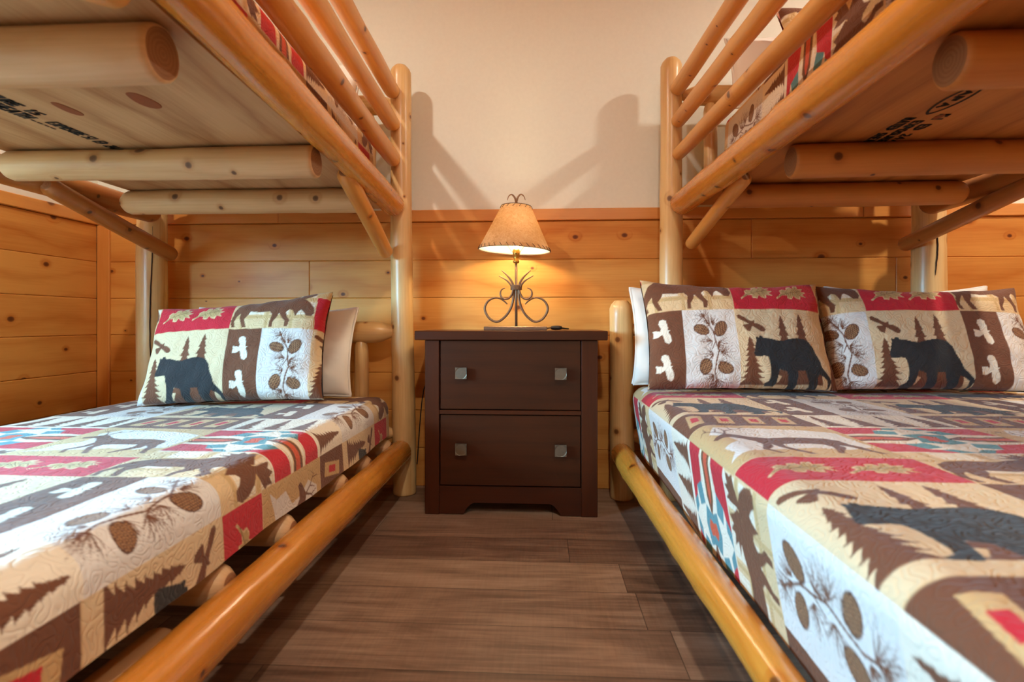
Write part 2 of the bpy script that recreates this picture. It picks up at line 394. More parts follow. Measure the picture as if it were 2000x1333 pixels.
# ------------------------------------------------------------------ logs
def log(name, p0, p1, r0, r1=None, parent=None, mat='rail', ends=('round', 'round'), seed=None, wob=0.035, label=None, bend=0.004):
    """peeled log between two points; ends: round, flat, taper, point"""
    r1 = r1 or r0; p0 = Vector(p0); p1 = Vector(p1); L = (p1-p0).length
    rnd = random.Random(seed if seed is not None else hash((round(p0.x, 3), round(p0.y, 3), round(p0.z, 3), name)) & 0xffff)
    n = 36
    ts = set()
    def endts(kind, r):
        if kind == 'round': return [0, .02, .07, .16, .3, .5, .75, 1.0], [math.sqrt(max(0, 1-(1-q)**2.4)) for q in [0, .02, .07, .16, .3, .5, .75, 1.0]], 0.8*r
        if kind == 'flat': return [0, 0, .05, .14, .3], [0, .86, .95, 1.0, 1.0], r
        if kind == 'taper': return [0, 0, .1, .5, 1.2, 1.9], [0, .40, .45, .62, .9, 1.0], 1.0*r
        if kind == 'bevel': return [0, 0, .1, .35, .7], [0, .55, .64, .86, 1.0], r
    prof = []  # (s, radius factor, is_cap)
    q, f, sc = endts(ends[0], r0)
    for a, b in zip(q, f): prof.append((a*sc, b))
    s0 = prof[-1][0]
    q, f, sc = endts(ends[1], r1); tail = [(L-a*sc, b) for a, b in zip(q, f)][::-1]
    s1 = tail[0][0]
    k = max(2, int((s1-s0)/0.03))
    for i in range(1, k): prof.append((s0+(s1-s0)*i/k, 1.0))
    prof += tail
    ph = [rnd.random()*6.28 for _ in range(8)]
    bx, by = rnd.uniform(-bend, bend), rnd.uniform(-bend, bend)
    bumps = [(rnd.random()*L, rnd.random()*6.28, rnd.uniform(.03, .09)) for _ in range(int(L*5))]
    mb = MB()
    for (s, fr) in prof:
        t = s/L; rr = r0+(r1-r0)*t
        for j in range(n):
            a = 2*math.pi*j/n
            w = 1+wob*(0.45*math.sin(2*a+ph[0]+s*3)+0.35*math.sin(3*a+ph[1]-s*4.5)+0.5*math.sin(s*9+ph[2])+0.3*math.sin(s*17+ph[3]+a))
            for (bs, ba, bh) in bumps:
                d = (s-bs)/0.03
                if abs(d) < 3:
                    da = math.cos(a-ba)
                    if da > 0: w += bh*math.exp(-d*d)*da**8
            x = rr*fr*w*math.cos(a)+bx*math.sin(math.pi*t); y = rr*fr*w*math.sin(a)+by*math.sin(math.pi*t)
            mb.v.append((x, y, s))
    flat0, flat1 = ends[0] != 'round', ends[1] != 'round'
    for i in range(len(prof)-1):
        mt = 1 if ((i == 0 and flat0) or (i == len(prof)-2 and flat1)) else 0
        for j in range(n):
            j2 = (j+1) % n; a0, a1 = 2*math.pi*j/n*r0, 2*math.pi*(j+1)/n*r0
            ids = [i*n+j, i*n+j2, (i+1)*n+j2, (i+1)*n+j]
            if mt: uvs = [(mb.v[q][0], mb.v[q][1]) for q in ids]
            else: uvs = [(prof[i][0], a0), (prof[i][0], a1), (prof[i+1][0], a1), (prof[i+1][0], a0)]
            mb.face(ids, uvs, mt)
    o = mb.build(name, [M[mat], M['end']], parent, angle=50)
    o.location = p0; o.rotation_mode = 'QUATERNION'
    o.rotation_quaternion = Vector((0, 0, 1)).rotation_difference((p1-p0).normalized())
    if label: o['label'] = label
    return o

# ------------------------------------------------------------------ printed cotton: one repeat, rasterised from drawn shapes
PX = 2000.0                       # canvas pixels per metre (halved afterwards)
TW, TH = 0.66, 0.957
AW = 0.333
CW, CH = int(TW*PX), int(round(TH*PX))
canvas = np.zeros((CH, CW, 3), np.float32)
C_ = {k: np.array(srgb(*v)[:3], np.float32) for k, v in dict(
    beige=(222, 198, 158), tan=(204, 170, 118), ltan=(222, 192, 146), cream=(236, 226, 206), pale=(226, 222, 216), red=(196, 22, 44), brown=(112, 66, 40),
    black=(38, 38, 40), teal=(84, 142, 150), orange=(208, 84, 52), dbrown=(96, 58, 38), cone=(176, 130, 88), leaf=(190, 160, 106), leafd=(120, 92, 50)).items()}

def fill(poly, col, alpha=1.0):
    """poly: list of metre coordinates (x right, y up, tile space)"""
    P = np.array(poly, np.float64)*PX
    x0, x1 = max(0, int(P[:, 0].min())), min(CW, int(P[:, 0].max())+2)
    y0, y1 = max(0, int(P[:, 1].min())), min(CH, int(P[:, 1].max())+2)
    if x1 <= x0 or y1 <= y0: return
    X, Y = np.meshgrid(np.arange(x0, x1)+0.5, np.arange(y0, y1)+0.5)
    inside = np.zeros(X.shape, bool)
    for i in range(len(P)):
        ax, ay = P[i]; bx, by = P[(i+1) % len(P)]
        if ay == by: continue
        c = ((ay > Y) != (by > Y)) & (X < (bx-ax)*(Y-ay)/(by-ay)+ax)
        inside ^= c
    canvas[y0:y1, x0:x1][inside] = C_[col]*alpha + canvas[y0:y1, x0:x1][inside]*(1-alpha)

def stroke(pts, w, col, taper=False):
    for i in range(len(pts)-1):
        a, b = np.array(pts[i], float), np.array(pts[i+1], float); d = b-a; L = np.hypot(*d)
        if L < 1e-6: continue
        nrm = np.array([-d[1], d[0]])/L
        w0 = w*(1-i/(len(pts)-1)*0.8) if taper else w; w1 = w*(1-(i+1)/(len(pts)-1)*0.8) if taper else w
        if len(pts) == 2 and taper: w0, w1 = w, w*0.3
        fill([a-nrm*w0/2, b-nrm*w1/2, b+nrm*w1/2, a+nrm*w0/2], col)

class Blk:
    """a patch: maps unit coordinates (y up) into the tile"""
    def __init__(s, x, y, w, h): s.x, s.y, s.w, s.h = x, y, w, h
    def p(s, q): return [(s.x+a*s.w, s.y+b*s.h) for a, b in q]
    def bg(s, col): fill([(s.x, s.y), (s.x+s.w, s.y), (s.x+s.w, s.y+s.h), (s.x, s.y+s.h)], col)
    def f(s, q, col): fill(s.p(q), col)
    def st(s, q, w, col, taper=False): stroke(s.p(q), w, col, taper)

rng = random.Random(5)
def trace(pts, x0, y0, w, h): return [((x-x0)/w, 1-(y-y0)/h) for x, y in pts]
def tree(b, cx, base, top, hw, col='brown', steps=9):
    L, Rr = [], []
    for i in range(steps):
        t0 = i/steps; y = top+(base-top)*t0; y2 = top+(base-top)*(i+0.75)/steps
        wd = hw*(0.08+0.92*(i+0.9)/steps)
        jl, jr = rng.uniform(.8, 1.12), rng.uniform(.8, 1.12)
        L += [(cx-wd*0.42*jl if i else cx, y), (cx-wd*0.8*jl, y2-0.004), (cx-wd*jl, y2+(0.01 if top > base else -.01)*0), (cx-wd*0.9*jl, y2-0.012)]
        Rr += [(cx+wd*0.42*jr if i else cx, y), (cx+wd*0.8*jr, y2-0.004), (cx+wd*jr, y2), (cx+wd*0.9*jr, y2-0.012)]
    b.f(L+[(cx-hw*0.95, base), (cx+hw*0.95, base)]+Rr[::-1], col)

BEAR = [(1150,650),(1160,640),(1180,648),(1190,628),(1215,632),(1225,650),(1280,655),(1340,672),(1400,678),(1450,662),(1530,648),(1600,655),(1640,672),(1680,720),(1700,790),(1730,850),(1745,905),(1790,950),(1825,985),(1840,1010),(1825,1050),(1810,1080),(1795,1080),(1800,1045),(1795,1010),(1760,985),(1715,965),(1695,1000),(1695,1060),(1690,1095),(1640,1112),(1580,1112),(1580,1098),(1615,1075),(1610,1040),(1590,990),(1580,940),(1510,940),(1505,1000),(1500,1080),(1480,1100),(1400,1110),(1385,1095),(1400,1080),(1425,1070),(1420,1010),(1410,950),(1345,930),(1330,980),(1310,1050),(1290,1065),(1210,1060),(1203,1045),(1240,1030),(1255,1000),(1262,920),(1255,850),(1245,822),(1210,815),(1160,822),(1125,815),(1118,790),(1130,750),(1145,700),(1155,670)]
EAGLE = [(1005,430),(1030,422),(1080,450),(1110,475),(1145,490),(1158,475),(1165,488),(1160,505),(1200,515),(1240,540),(1258,570),(1240,592),(1210,588),(1160,550),(1135,535),(1110,590),(1080,580),(1050,530),(1060,520),(1110,515),(1080,495),(1030,470),(1008,455)]
def bear_block(b):
    b.bg('beige')
    T = lambda q: trace(q, 985, 375, 850, 765)
    b.f(T([(1335,1055),(1750,1055),(1740,960),(1690,900),(1400,900)]), 'brown')
    tree(b, *T([(1415,1055)])[0][:1], base=T([(0,1055)])[0][1], top=T([(0,425)])[0][1], hw=0.165)
    tree(b, *T([(1592,1055)])[0][:1], base=T([(0,1055)])[0][1], top=T([(0,408)])[0][1], hw=0.195)
    tree(b, *T([(1095,1055)])[0][:1], base=T([(0,1055)])[0][1], top=T([(0,635)])[0][1], hw=0.165)
    b.f(T(EAGLE), 'brown'); b.f(T(BEAR), 'black')
W_EAGLE = [(900,450),(930,440),(955,455),(968,520),(965,545),(985,545),(968,560),(985,600),(988,650),(965,672),(935,655),(925,610),(920,580),(880,605),(848,600),(855,560),(848,535),(890,540),(905,550),(912,520),(895,480)]
def eagle_block(b):
    b.bg('brown')
    for dy in (0, 322): b.f([(( x-790)/300, 1-(y+dy-365)/730) for x, y in W_EAGLE], 'cream')
def cone(b, cx, cy, rx, ry, ang):
    ca, sa = math.cos(ang), math.sin(ang)
    q = [(cx+(rx*math.cos(t)*ca-ry*math.sin(t)*sa), cy+(rx*math.cos(t)*sa+ry*math.sin(t)*ca)) for t in np.linspace(0, 2*math.pi, 26)[:-1]]
    fill(q, 'dbrown')
    for i in range(-6, 7):
        for j in range(-6, 7):
            u, v = (i+(j % 2)*0.5)*rx*0.26, j*ry*0.16
            if (u/rx)**2+(v/ry)**2 < 0.78:
                x, y = cx+u*ca-v*sa, cy+u*sa+v*ca; r = rx*0.10
                fill([(x-r, y), (x, y+r*1.5), (x+r, y), (x, y-r*0.8)], 'cone')
def tuft(b, x, y, ang, spread, ln, n=26):
    for i in range(n):
        a = ang+rng.uniform(-spread, spread); l = ln*rng.uniform(.6, 1.0); c = rng.uniform(-.25, .25)
        stroke([(x, y), (x+math.cos(a)*l*.5, y+math.sin(a)*l*.5), (x+math.cos(a+c)*l, y+math.sin(a+c)*l)], 0.0015, 'brown', True)
def pine_block(b):
    b.bg('pale'); X = lambda q: (b.x+q[0]*b.w, b.y+q[1]*b.h)
    for (px, py, an, sp, ln) in [(.40,.90,2.0,1.9,.055),(.50,.80,2.6,1.2,.055),(.55,.80,.8,1.0,.05),(.62,.58,-.4,1.3,.06),(.52,.60,3.4,1.1,.055),(.66,.46,.1,1.2,.065),(.52,.44,3.2,1.2,.06),
                                  (.50,.20,3.6,1.2,.062),(.56,.16,-1.0,1.4,.066),(.56,.12,-1.9,1.2,.06),(.60,.34,.0,.9,.05),(.45,.3,2.9,.9,.045)]:
        x, y = X((px, py)); tuft(b, x, y, an, sp, ln)
    b.st([(.36,.95),(.46,.84),(.56,.72),(.58,.60),(.62,.48),(.56,.36),(.52,.24),(.58,.08)], .0045, 'brown')
    b.st([(.58,.60),(.50,.50)], .003, 'brown'); b.st([(.62,.50),(.70,.42)], .003, 'brown')
    x, y = X((.34, .745)); cone(b, x, y, .021, .030, 1.2); x, y = X((.70, .755)); cone(b, x, y, .022, .034, -.5)
    x, y = X((.36, .30)); cone(b, x, y, .022, .031, -.25); x, y = X((.72, .28)); cone(b, x, y, .021, .029, 1.3)
def leaf(b, cx, cy, s, sy):
    q = [(-1.15,-.55),(-.95,-.38),(-.75,-.15),(-.8,.1),(-.55,.28),(-.3,.2),(-.2,.5),(.05,.55),(.15,.3),(.3,.65),(.6,.7),(.55,.4),(.95,.45),(.75,.18),(1.1,.1),(.8,-.1),(1.0,-.4),(.6,-.25),(.55,-.6),(.25,-.5),(.1,-.3),(-.05,-.62),(-.35,-.55),(-.35,-.3),(-.65,-.3),(-.88,-.48),(-1.1,-.68)]
    b.f([(cx+a*s*1.07, cy+c*sy*1.1) for a, c in q], 'ltan'); b.f([(cx+a*s*.95, cy+c*sy*.9) for a, c in q], 'leaf')
    b.st([(cx-s, cy-sy*.4), (cx, cy), (cx+s*.8, cy+sy*.2)], .002, 'leafd')
    for k in (-.4, 0, .4):
        b.st([(cx+k*s, cy+k*sy*.1), (cx+(k+.25)*s, cy+sy*.35)], .0015, 'leafd'); b.st([(cx+k*s, cy+k*sy*.1), (cx+(k+.25)*s, cy-sy*.3)], .0015, 'leafd')
def leaves_block(b):
    b.bg('red'); leaf(b, .30, .52, .16, .30); leaf(b, .70, .52, .16, .30)
    b.st([(0,0.01),(1,0.01)], .003, 'ltan'); b.st([(0,.99),(1,.99)], .003, 'ltan'); b.st([(0.004,0),(0.004,1)], .003, 'ltan')
def diamond_block(b):
    b.bg('brown')
    for i in range(4):
        cx = .16+i*.225
        b.f([(cx-.085,.22),(cx+.03,.18),(cx+.085,.78),(cx-.03,.82)], 'tan'); b.f([(cx-.04,.38),(cx+.018,.36),(cx+.04,.62),(cx-.018,.64)], 'red')
    b.st([(0,.01),(1,.01)], .003, 'ltan'); b.st([(0,.99),(1,.99)], .003, 'ltan')
def trees_block(b):
    b.bg('cream')
    for i in range(4): tree(b, .13+i*.25, .08, .92, .118)
def plaid(b, base='ltan'):
    b.bg(base)
    for i in range(3):
        b.f([(.12+i*.30,0),(.155+i*.30,0),(.155+i*.30,1),(.12+i*.30,1)], 'tan')
    for i in range(2):
        b.f([(0,.22+i*.42),(1,.22+i*.42),(1,.29+i*.42),(0,.29+i*.42)], 'tan')
    for i in range(3):
        for j in range(2):
            x0, y0 = .18+i*.30, .31+j*.42
            b.f([(x0,y0),(x0+.21,y0),(x0+.21,y0+.3),(x0,y0+.3)], 'cream')
            for k in range(5): b.st([(x0+.03+k*.04,y0),(x0+.03+k*.04,y0+.3)], .0014, 'beige')
            for k in range(4): b.st([(x0,y0+.04+k*.07),(x0+.21,y0+.04+k*.07)], .0014, 'beige')
def elk_block(b):
    b.bg('tan')
    b.f([(.05,.10),(.12,.20),(.10,.35),(.22,.45),(.20,.60),(.12,.75),(.2,.92),(.5,.9),(.75,.85),(.95,.75),(.97,.3),(.8,.22),(.6,.25),(.4,.2),(.2,.16)], 'pale')
    E = [(.10,.60),(.13,.64),(.17,.67),(.21,.70),(.25,.69),(.30,.64),(.36,.59),(.45,.56),(.58,.58),(.70,.58),(.80,.55),(.85,.48),(.86,.38),(.90,.30),(.91,.20),(.95,.11),(.91,.10),(.87,.20),(.84,.29),(.79,.35),(.80,.28),(.74,.18),(.70,.10),(.67,.11),(.71,.22),(.73,.30),(.70,.38),(.58,.38),(.46,.36),(.45,.28),(.50,.18),(.55,.09),(.51,.08),(.45,.18),(.40,.27),(.39,.35),(.37,.27),(.32,.20),(.37,.10),(.34,.09),(.28,.20),(.33,.33),(.32,.44),(.27,.52),(.22,.58),(.16,.58),(.12,.56)]
    b.f(E, 'brown')
    b.st([(.21,.69),(.17,.78),(.10,.86),(.06,.80)], .005, 'brown', True); b.st([(.21,.69),(.24,.80),(.36,.88),(.42,.96)], .006, 'brown', True)
    for q in ([(.24,.80),(.22,.90)], [(.30,.84),(.29,.94)], [(.36,.88),(.44,.86)], [(.17,.78),(.20,.88)], [(.12,.84),(.12,.94)]): b.st(q, .004, 'brown', True)
def moose_block(b):
    plaid(b)
    Mo = [(.02,.40),(.06,.56),(.14,.66),(.28,.70),(.42,.68),(.54,.76),(.62,.76),(.70,.70),(.76,.66),(.80,.70),(.86,.68),(.93,.60),(.985,.48),(1.0,.36),(.97,.28),(.91,.28),(.88,.36),(.84,.42),(.81,.38),(.78,.26),(.74,.40),(.70,.42),(.66,.36),(.68,.26),(.72,.18),(.70,.04),(.66,.04),(.66,.16),(.61,.26),(.58,.34),(.56,.24),(.52,.14),(.52,.03),(.48,.03),(.48,.16),(.50,.30),(.46,.38),(.34,.36),(.22,.38),(.20,.30),(.16,.22),(.18,.12),(.20,.03),(.15,.03),(.12,.14),(.10,.24),(.10,.34),(.06,.26),(.04,.16),(.06,.04),(.02,.04),(.0,.18),(.02,.30)]
    b.f(Mo, 'brown')
    for sx in (0, 1):
        ox = .80 if not sx else .76
        A = [(ox+.02,.66),(ox-.06,.68),(ox-.14,.70),(ox-.24,.74),(ox-.17,.78),(ox-.25,.84),(ox-.17,.85),(ox-.21,.95),(ox-.13,.90),(ox-.12,.99),(ox-.07,.91),(ox-.03,.98),(ox+.0,.86),(ox+.05,.74)] if sx else \
            [(ox,.66),(ox+.02,.76),(ox+.02,.88),(ox+.03,.99),(ox+.07,.91),(ox+.11,.99),(ox+.13,.90),(ox+.19,.96),(ox+.18,.85),(ox+.20,.80),(ox+.15,.74),(ox+.08,.68)]
        b.f(A, 'brown')
def star_block(b):
    b.bg('cream')
    for sy in (0, 1):
        Y = (lambda v: v) if not sy else (lambda v: 1-v)
        for sx in (0, 1):
            X = (lambda u: u) if not sx else (lambda u: 1-u)
            Q = lambda q, c: b.f([(X(u), Y(v)) for u, v in q], c)
            Q([(0,.02),(.40,.02),(.34,.12),(.28,.14),(.22,.30),(0,.34)], 'red')
            Q([(.40,.02),(.50,.02),(.42,.13),(.34,.12)], 'teal')
            Q([(.22,.30),(.28,.14),(.40,.20),(.36,.34)], 'teal')
            Q([(0,.40),(.30,.42),(.42,.5),(0,.5)], 'brown'); Q([(0,.45),(.26,.46),(.34,.5),(0,.5)], 'orange')
            Q([(0,.345),(.22,.32),(.22,.335),(0,.36)], 'ltan'); Q([(0,.385),(.30,.405),(.3,.42),(0,.40)], 'ltan')
            Q([(.36,.36),(.5,.30),(.5,.5),(.40,.5)], 'teal'); Q([(.44,.42),(.5,.38),(.5,.5),(.46,.5)], 'orange')
BW = TW-AW; EW = 0.133
leaves_block(Blk(0, 0, AW, .155)); elk_block(Blk(0, .155, AW, .313)); diamond_block(Blk(0, .468, AW, .171)); bear_block(Blk(0, .639, AW, .318))
moose_block(Blk(AW, 0, BW, .209)); star_block(Blk(AW, .209, BW, .254)); trees_block(Blk(AW, .463, BW, .177))
eagle_block(Blk(AW, .64, EW, .317)); pine_block(Blk(AW+EW, .64, BW-EW, .317))
TILE = canvas.reshape(CH//2, 2, CW//2, 2, 3).mean((1, 3)).astype(np.float32) if CH % 2 == 0 else canvas[:CH-1].reshape(CH//2, 2, CW//2, 2, 3).mean((1, 3))
def sample(U, V, scale=1.0, soft=0.0):
    """colour of the cloth at cloth coordinates in metres (repeat origin: lower left corner of the red leaf patch)"""
    h, w = TILE.shape[:2]
    x = (U/scale/TW % 1.0)*w-0.5; y = (V/scale/TH % 1.0)*h-0.5
    x0 = np.floor(x).astype(int); y0 = np.floor(y).astype(int); fx = (x-x0)[..., None]; fy = (y-y0)[..., None]
    g = lambda a, b: TILE[b % h, a % w]
    return (g(x0, y0)*(1-fx)*(1-fy)+g(x0+1, y0)*fx*(1-fy)+g(x0, y0+1)*(1-fx)*fy+g(x0+1, y0+1)*fx*fy).astype(np.float32)

def grid_mesh(name, P, col, uv, mat, parent=None, wrapped=False):
    """P: (n,m,3) array of points"""
    n, m = P.shape[:2]
    me = bpy.data.meshes.new(name)
    idx = np.arange(n*m).reshape(n, m)
    q = np.stack([idx[:-1, :-1], idx[1:, :-1], idx[1:, 1:], idx[:-1, 1:]], -1).reshape(-1, 4)
    me.vertices.add(n*m); me.vertices.foreach_set('co', P.reshape(-1).astype(np.float32))
    me.loops.add(q.size); me.loops.foreach_set('vertex_index', q.reshape(-1).astype(np.int32))
    me.polygons.add(len(q)); me.polygons.foreach_set('loop_start', (np.arange(len(q))*4).astype(np.int32))
    try: me.polygons.foreach_set('loop_total', np.full(len(q), 4, np.int32))
    except Exception: pass
    me.update(calc_edges=True)
    me.polygons.foreach_set('use_smooth', np.ones(len(q), bool))
    if col is not None:
        a = me.color_attributes.new('print', 'FLOAT_COLOR', 'POINT')
        rgba = np.ones((n*m, 4), np.float32); rgba[:, :3] = col.reshape(-1, 3); a.data.foreach_set('color', rgba.reshape(-1))
    l = me.uv_layers.new(name='UVMap'); l.data.foreach_set('uv', uv.reshape(-1, 2)[q.reshape(-1)].reshape(-1).astype(np.float32))
    me.materials.append(mat); me.validate()
    o = bpy.data.objects.new(name, me); COL.objects.link(o)
    if parent: o.parent = parent
    return o

def snoise(x, y, seed, k=5, f0=3.0):
    r = np.random.RandomState(seed); out = 0
    for i in range(k):
        a = r.uniform(0, 6.28); f = f0*(1.6**i)*r.uniform(.7, 1.3); ph = r.uniform(0, 6.28)
        out = out+np.sin(f*(x*np.cos(a)+y*np.sin(a))+ph)/(1.4**i)
    return out/k

def quilt(name, xl, xr, y0, yh, ztop, zhem_l, zhem_r, step, urule, vorg, label, cat, rc=0.06, sag=0.0, seed=1, skew=0.0, skew_right=False, wobx=1.0, tuck=0.0, xmax_fine=None, group=None):
    """quilt fitted over a mattress.  urule(s, marks) gives the cloth coordinate from arc length."""
    # cross-section path left hem -> over the top -> right hem, by arc length
    segs = [('L', ztop-rc-zhem_l), ('a', rc*math.pi/2), ('T', (xr-xl)-2*rc), ('b', rc*math.pi/2), ('R', ztop-rc-zhem_r)]
    marks = [0]
    for _, l in segs: marks.append(marks[-1]+l)
    tot = marks[-1]; ns = int(tot/step)
    s = np.linspace(0, tot, ns+1)
    if xmax_fine is not None:      # coarser where nobody can look closely
        lo, hi = xmax_fine; hi = min(hi, tot)
        s = np.concatenate([np.arange(0, lo, step*5), np.arange(lo, hi, step), np.arange(hi, tot, step*5), [tot]]); s = np.unique(np.round(s, 6))
    tl = yh-y0; tt = np.arange(0, tl+rc*0.6, step)
    S, T = np.meshgrid(s, tt, indexing='ij')
    X = np.zeros_like(S); Z = np.zeros_like(S); NX = np.zeros_like(S); NZ = np.zeros_like(S)
    m = marks
    k = S <= m[1]; X[k] = xl; Z[k] = zhem_l+S[k]; NX[k] = -1
    k = (S > m[1]) & (S <= m[2]); a = (S[k]-m[1])/rc; X[k] = xl+rc*(1-np.cos(a)); Z[k] = ztop-rc+rc*np.sin(a); NX[k] = -np.cos(a); NZ[k] = np.sin(a)
    k = (S > m[2]) & (S <= m[3]); X[k] = xl+rc+(S[k]-m[2]); Z[k] = ztop; NZ[k] = 1
    k = (S > m[3]) & (S <= m[4]); a = (S[k]-m[3])/rc; X[k] = xr-rc+rc*np.sin(a); Z[k] = ztop-rc+rc*np.cos(a); NX[k] = np.sin(a); NZ[k] = np.cos(a)
    k = S > m[4]; X[k] = xr; Z[k] = ztop-rc-(S[k]-m[4]); NX[k] = 1
    Y = y0+T
    # head end rounds inward and down
    e = np.clip((Y-(yh-rc))/rc, 0, 1.55); ins = rc*(1-np.cos(np.clip(e, 0, math.pi/2)))
    Y = np.where(e > 0, yh-rc+rc*np.sin(np.clip(e, 0, math.pi/2)), Y)
    X = X-NX*ins*0.9; Z = Z-np.clip(NZ, 0, 1)*ins*0.9
    # soft unevenness: hem waves, sag, small puckers
    side = np.clip((ztop-rc-Z)/0.12, 0, 1)*(np.abs(NX) > 0.9)
    wv = snoise(Y*1.0, Z*0+seed, seed, 4, 9.0)
    X = X+NX*side*(0.010*wv+0.006)*wobx
    X = X+tuck*np.where(X < (xl+xr)/2, np.clip((ztop-.03-Z)/(ztop-.03-zhem_l), 0, 1), 0)
    if skew: X = X+skew*(yh-Y)*(np.clip((X-xl)/(xr-xl), 0, 1) if skew_right else 1-np.clip((X-xl)/(xr-xl), 0, 1))
    Z = Z-side*0.012*snoise(Y, Y*0, seed+3, 3, 7.0)
    pk = snoise(X*1.0+S, Y, seed+7, 6, 24.0)*0.0022+snoise(S, T, seed+11, 5, 5.0)*0.004
    X = X+NX*pk; Z = Z+NZ*pk-sag*NZ*np.sin(np.clip((X-xl)/(xr-xl), 0, 1)*math.pi)
    U = urule(S, marks); V = y0+T-vorg
    col = sample(U, V)
    P = np.stack([X, Y, Z], -1); uv = np.stack([S, T], -1)
    o = grid_mesh(name, P, col, uv, M['quilt'])
    return tag(o, label, cat, group)

def pillow(name, w, h, thick, loc, lean, yaw, roll, label, cat, sham=True, u0=0.0, v0=0.0, scale=0.92, flange=0.0, seed=3, group=None, step=None, pinch=0.10, mat=None, rise=0.0):
    """upright cushion standing on its long edge; local x across, z up, front faces -y"""
    step = step or (0.003 if sham else 0.008)
    nx, nz = int(w/step), int(h/step)
    a = np.linspace(-1, 1, nx+1); b = np.linspace(-1, 1, nz+1)
    A, B = np.meshgrid(a, b, indexing='ij')
    # outline: sides drawn in between the corners
    X = A*w/2*(1-pinch*.6*(1-B**2)*np.abs(A)**3); Z = h/2+B*h/2*(1-pinch*np.where(B>0,1.5,.5)*(1-A**2)*np.abs(B)**3)
    inner = lambda q: np.clip(1-np.abs(q)**3.0, 0, 1)
    T = thick/2*(inner(A)**0.45)*(inner(B)**0.45)
    wr = snoise(A*2, B*2, seed, 6, 3.0)
    corner = (np.abs(A)*np.abs(B))**1.5
    T = T*(1+0.10*wr)+0.006
    rip = snoise(A*w*14, B*h*14, seed+5, 5, 1.8)*0.0035*(1-corner)
    # folds that run from the corners toward the middle
    ang = np.arctan2(B*h, A*w); rad = np.sqrt((A)**2+(B)**2)
    fold = 0.006*np.sin(ang*17+seed)*np.clip(rad-0.55, 0, 1)
    Z = Z+rise*A*np.clip(Z/h, 0, 1)
    # sit: flatten the bottom
    Z = np.where(Z < 0.03, 0.03-(0.03-Z)*0.75, Z)
    Yf = -(T+rip+fold); Yb = T
    P1 = np.stack([X, Yf, Z], -1)
    uvm = np.stack([X, Z], -1)
    root = thing(name, label, cat, loc, 0, group)
    root.rotation_euler = (lean, roll, yaw)
    if sham:
        U = X/1.0-u0; V = Z-v0
        c1 = sample(U, V, scale)
        f = grid_mesh('pillow_front', P1, c1, uvm, M['quilt'], root)
        P2 = np.stack([X, Yb, Z], -1)[::-4, ::4]
        g = grid_mesh('pillow_back', P2, sample(U+0.2, V, scale)[::-4, ::4], uvm[::-4, ::4], M['quilt'], root)
    else:
        f = grid_mesh('pillow_front', P1, None, uvm, M['linen'], root)
        g = grid_mesh('pillow_back', np.stack([X, Yb, Z], -1)[::-1], None, uvm[::-1], M['linen'], root)
        # seam cord round the edge
        ring = [(x, 0, z) for x, z in zip(X[:, 0], Z[:, 0])]+[(x, 0, z) for x, z in zip(X[-1, 1:], Z[-1, 1:])]+[(x, 0, z) for x, z in zip(X[-2::-1, -1], Z[-2::-1, -1])]+[(x, 0, z) for x, z in zip(X[0, -2:0:-1], Z[0, -2:0:-1])]
        mb = MB(); mb.tube([(x*1.0, 0, z) for x, _, z in ring]+[(ring[0][0], 0, ring[0][2])], 0.0065, 6); s = mb.build('seam', M['linen'], root, smooth=True)
    return root

# ------------------------------------------------------------------ the room
def struct(name, mb, mats, parent=None, **kw):
    o = mb.build(name, mats, parent, **kw)
    if parent is None: o['kind'] = 'structure'
    return o
XL, XR, YB, YF, H = ROOM_XL, ROOM_XR, ROOM_YB, ROOM_YF, ROOM_H
struct('floor', MB().box(XL-.1, XR+.1, YF-.1, YB+.1, -.05, 0, 'x'), M['floor'])
struct('ceiling', MB().box(XL-.1, XR+.1, YF-.1, YB+.1, H, H+.05, 'x'), M['board'])  # unseen ceiling; pine finish put in to darken and warm the bounce light
TH_ = 0.014   # board thickness
random.seed(11)
wb = struct('wall_back', MB().box(XL-.1, XR+.1, YB, YB+.1, 0, H, 'x'), M['plaster'])
wr = struct('wall_right', MB().box(XR, XR+.1, YF, YB, 0, H, 'y'), M['plaster'])
wf = struct('wall_front', MB().box(XL-.1, XR+.1, YF-.1, YF, 0, H, 'x'), M['board'])  # wall behind the camera, unseen; its pine finish is put in to cut bounce light
m = MB(); y0, y1, z0, z1 = WIN
m.box(XL-.1, XL, YF, y0, 0, H, 'y'); m.box(XL-.1, XL, y1, YB, 0, H, 'y'); m.box(XL-.1, XL, y0, y1, 0, z0, 'y'); m.box(XL-.1, XL, y0, y1, z1, H, 'y')
wl = struct('wall_left', m, M['plaster'])
BZ = [0.003, .1685, .336, .5035, .671, .8385, 1.006, 1.176]
BZ = [0.0, .170, .338, .505, .672, .839, 1.007, 1.177]
def boards(name, parent, axis, a0, a1, plane, sgn, gaps=None, zmax=99, joints=None):
    mb = MB(); rr = random.Random(len(name)+int(plane*10))
    for i in range(len(BZ)-1):
        if BZ[i] >= zmax: break
        cuts = [a0, a1]
        if joints and i in joints: cuts = [a0]+[j for j in joints[i] if a0 < j < a1]+[a1]
        for c0, c1 in zip(cuts, cuts[1:]):
            z0, z1 = BZ[i]+.0003, min(BZ[i+1]-.0003, zmax)
            if axis == 'x': mb.box(c0, c1, plane-TH_ if sgn < 0 else plane, plane if sgn < 0 else plane+TH_, z0, z1, 'x', bev=.0035)
            else: mb.box(plane if sgn > 0 else plane-TH_, plane+TH_ if sgn > 0 else plane, c0+.0005, c1-.0005, z0, z1, 'y', bev=.0035)
    o = mb.build(name, M['board'], parent)
    return o
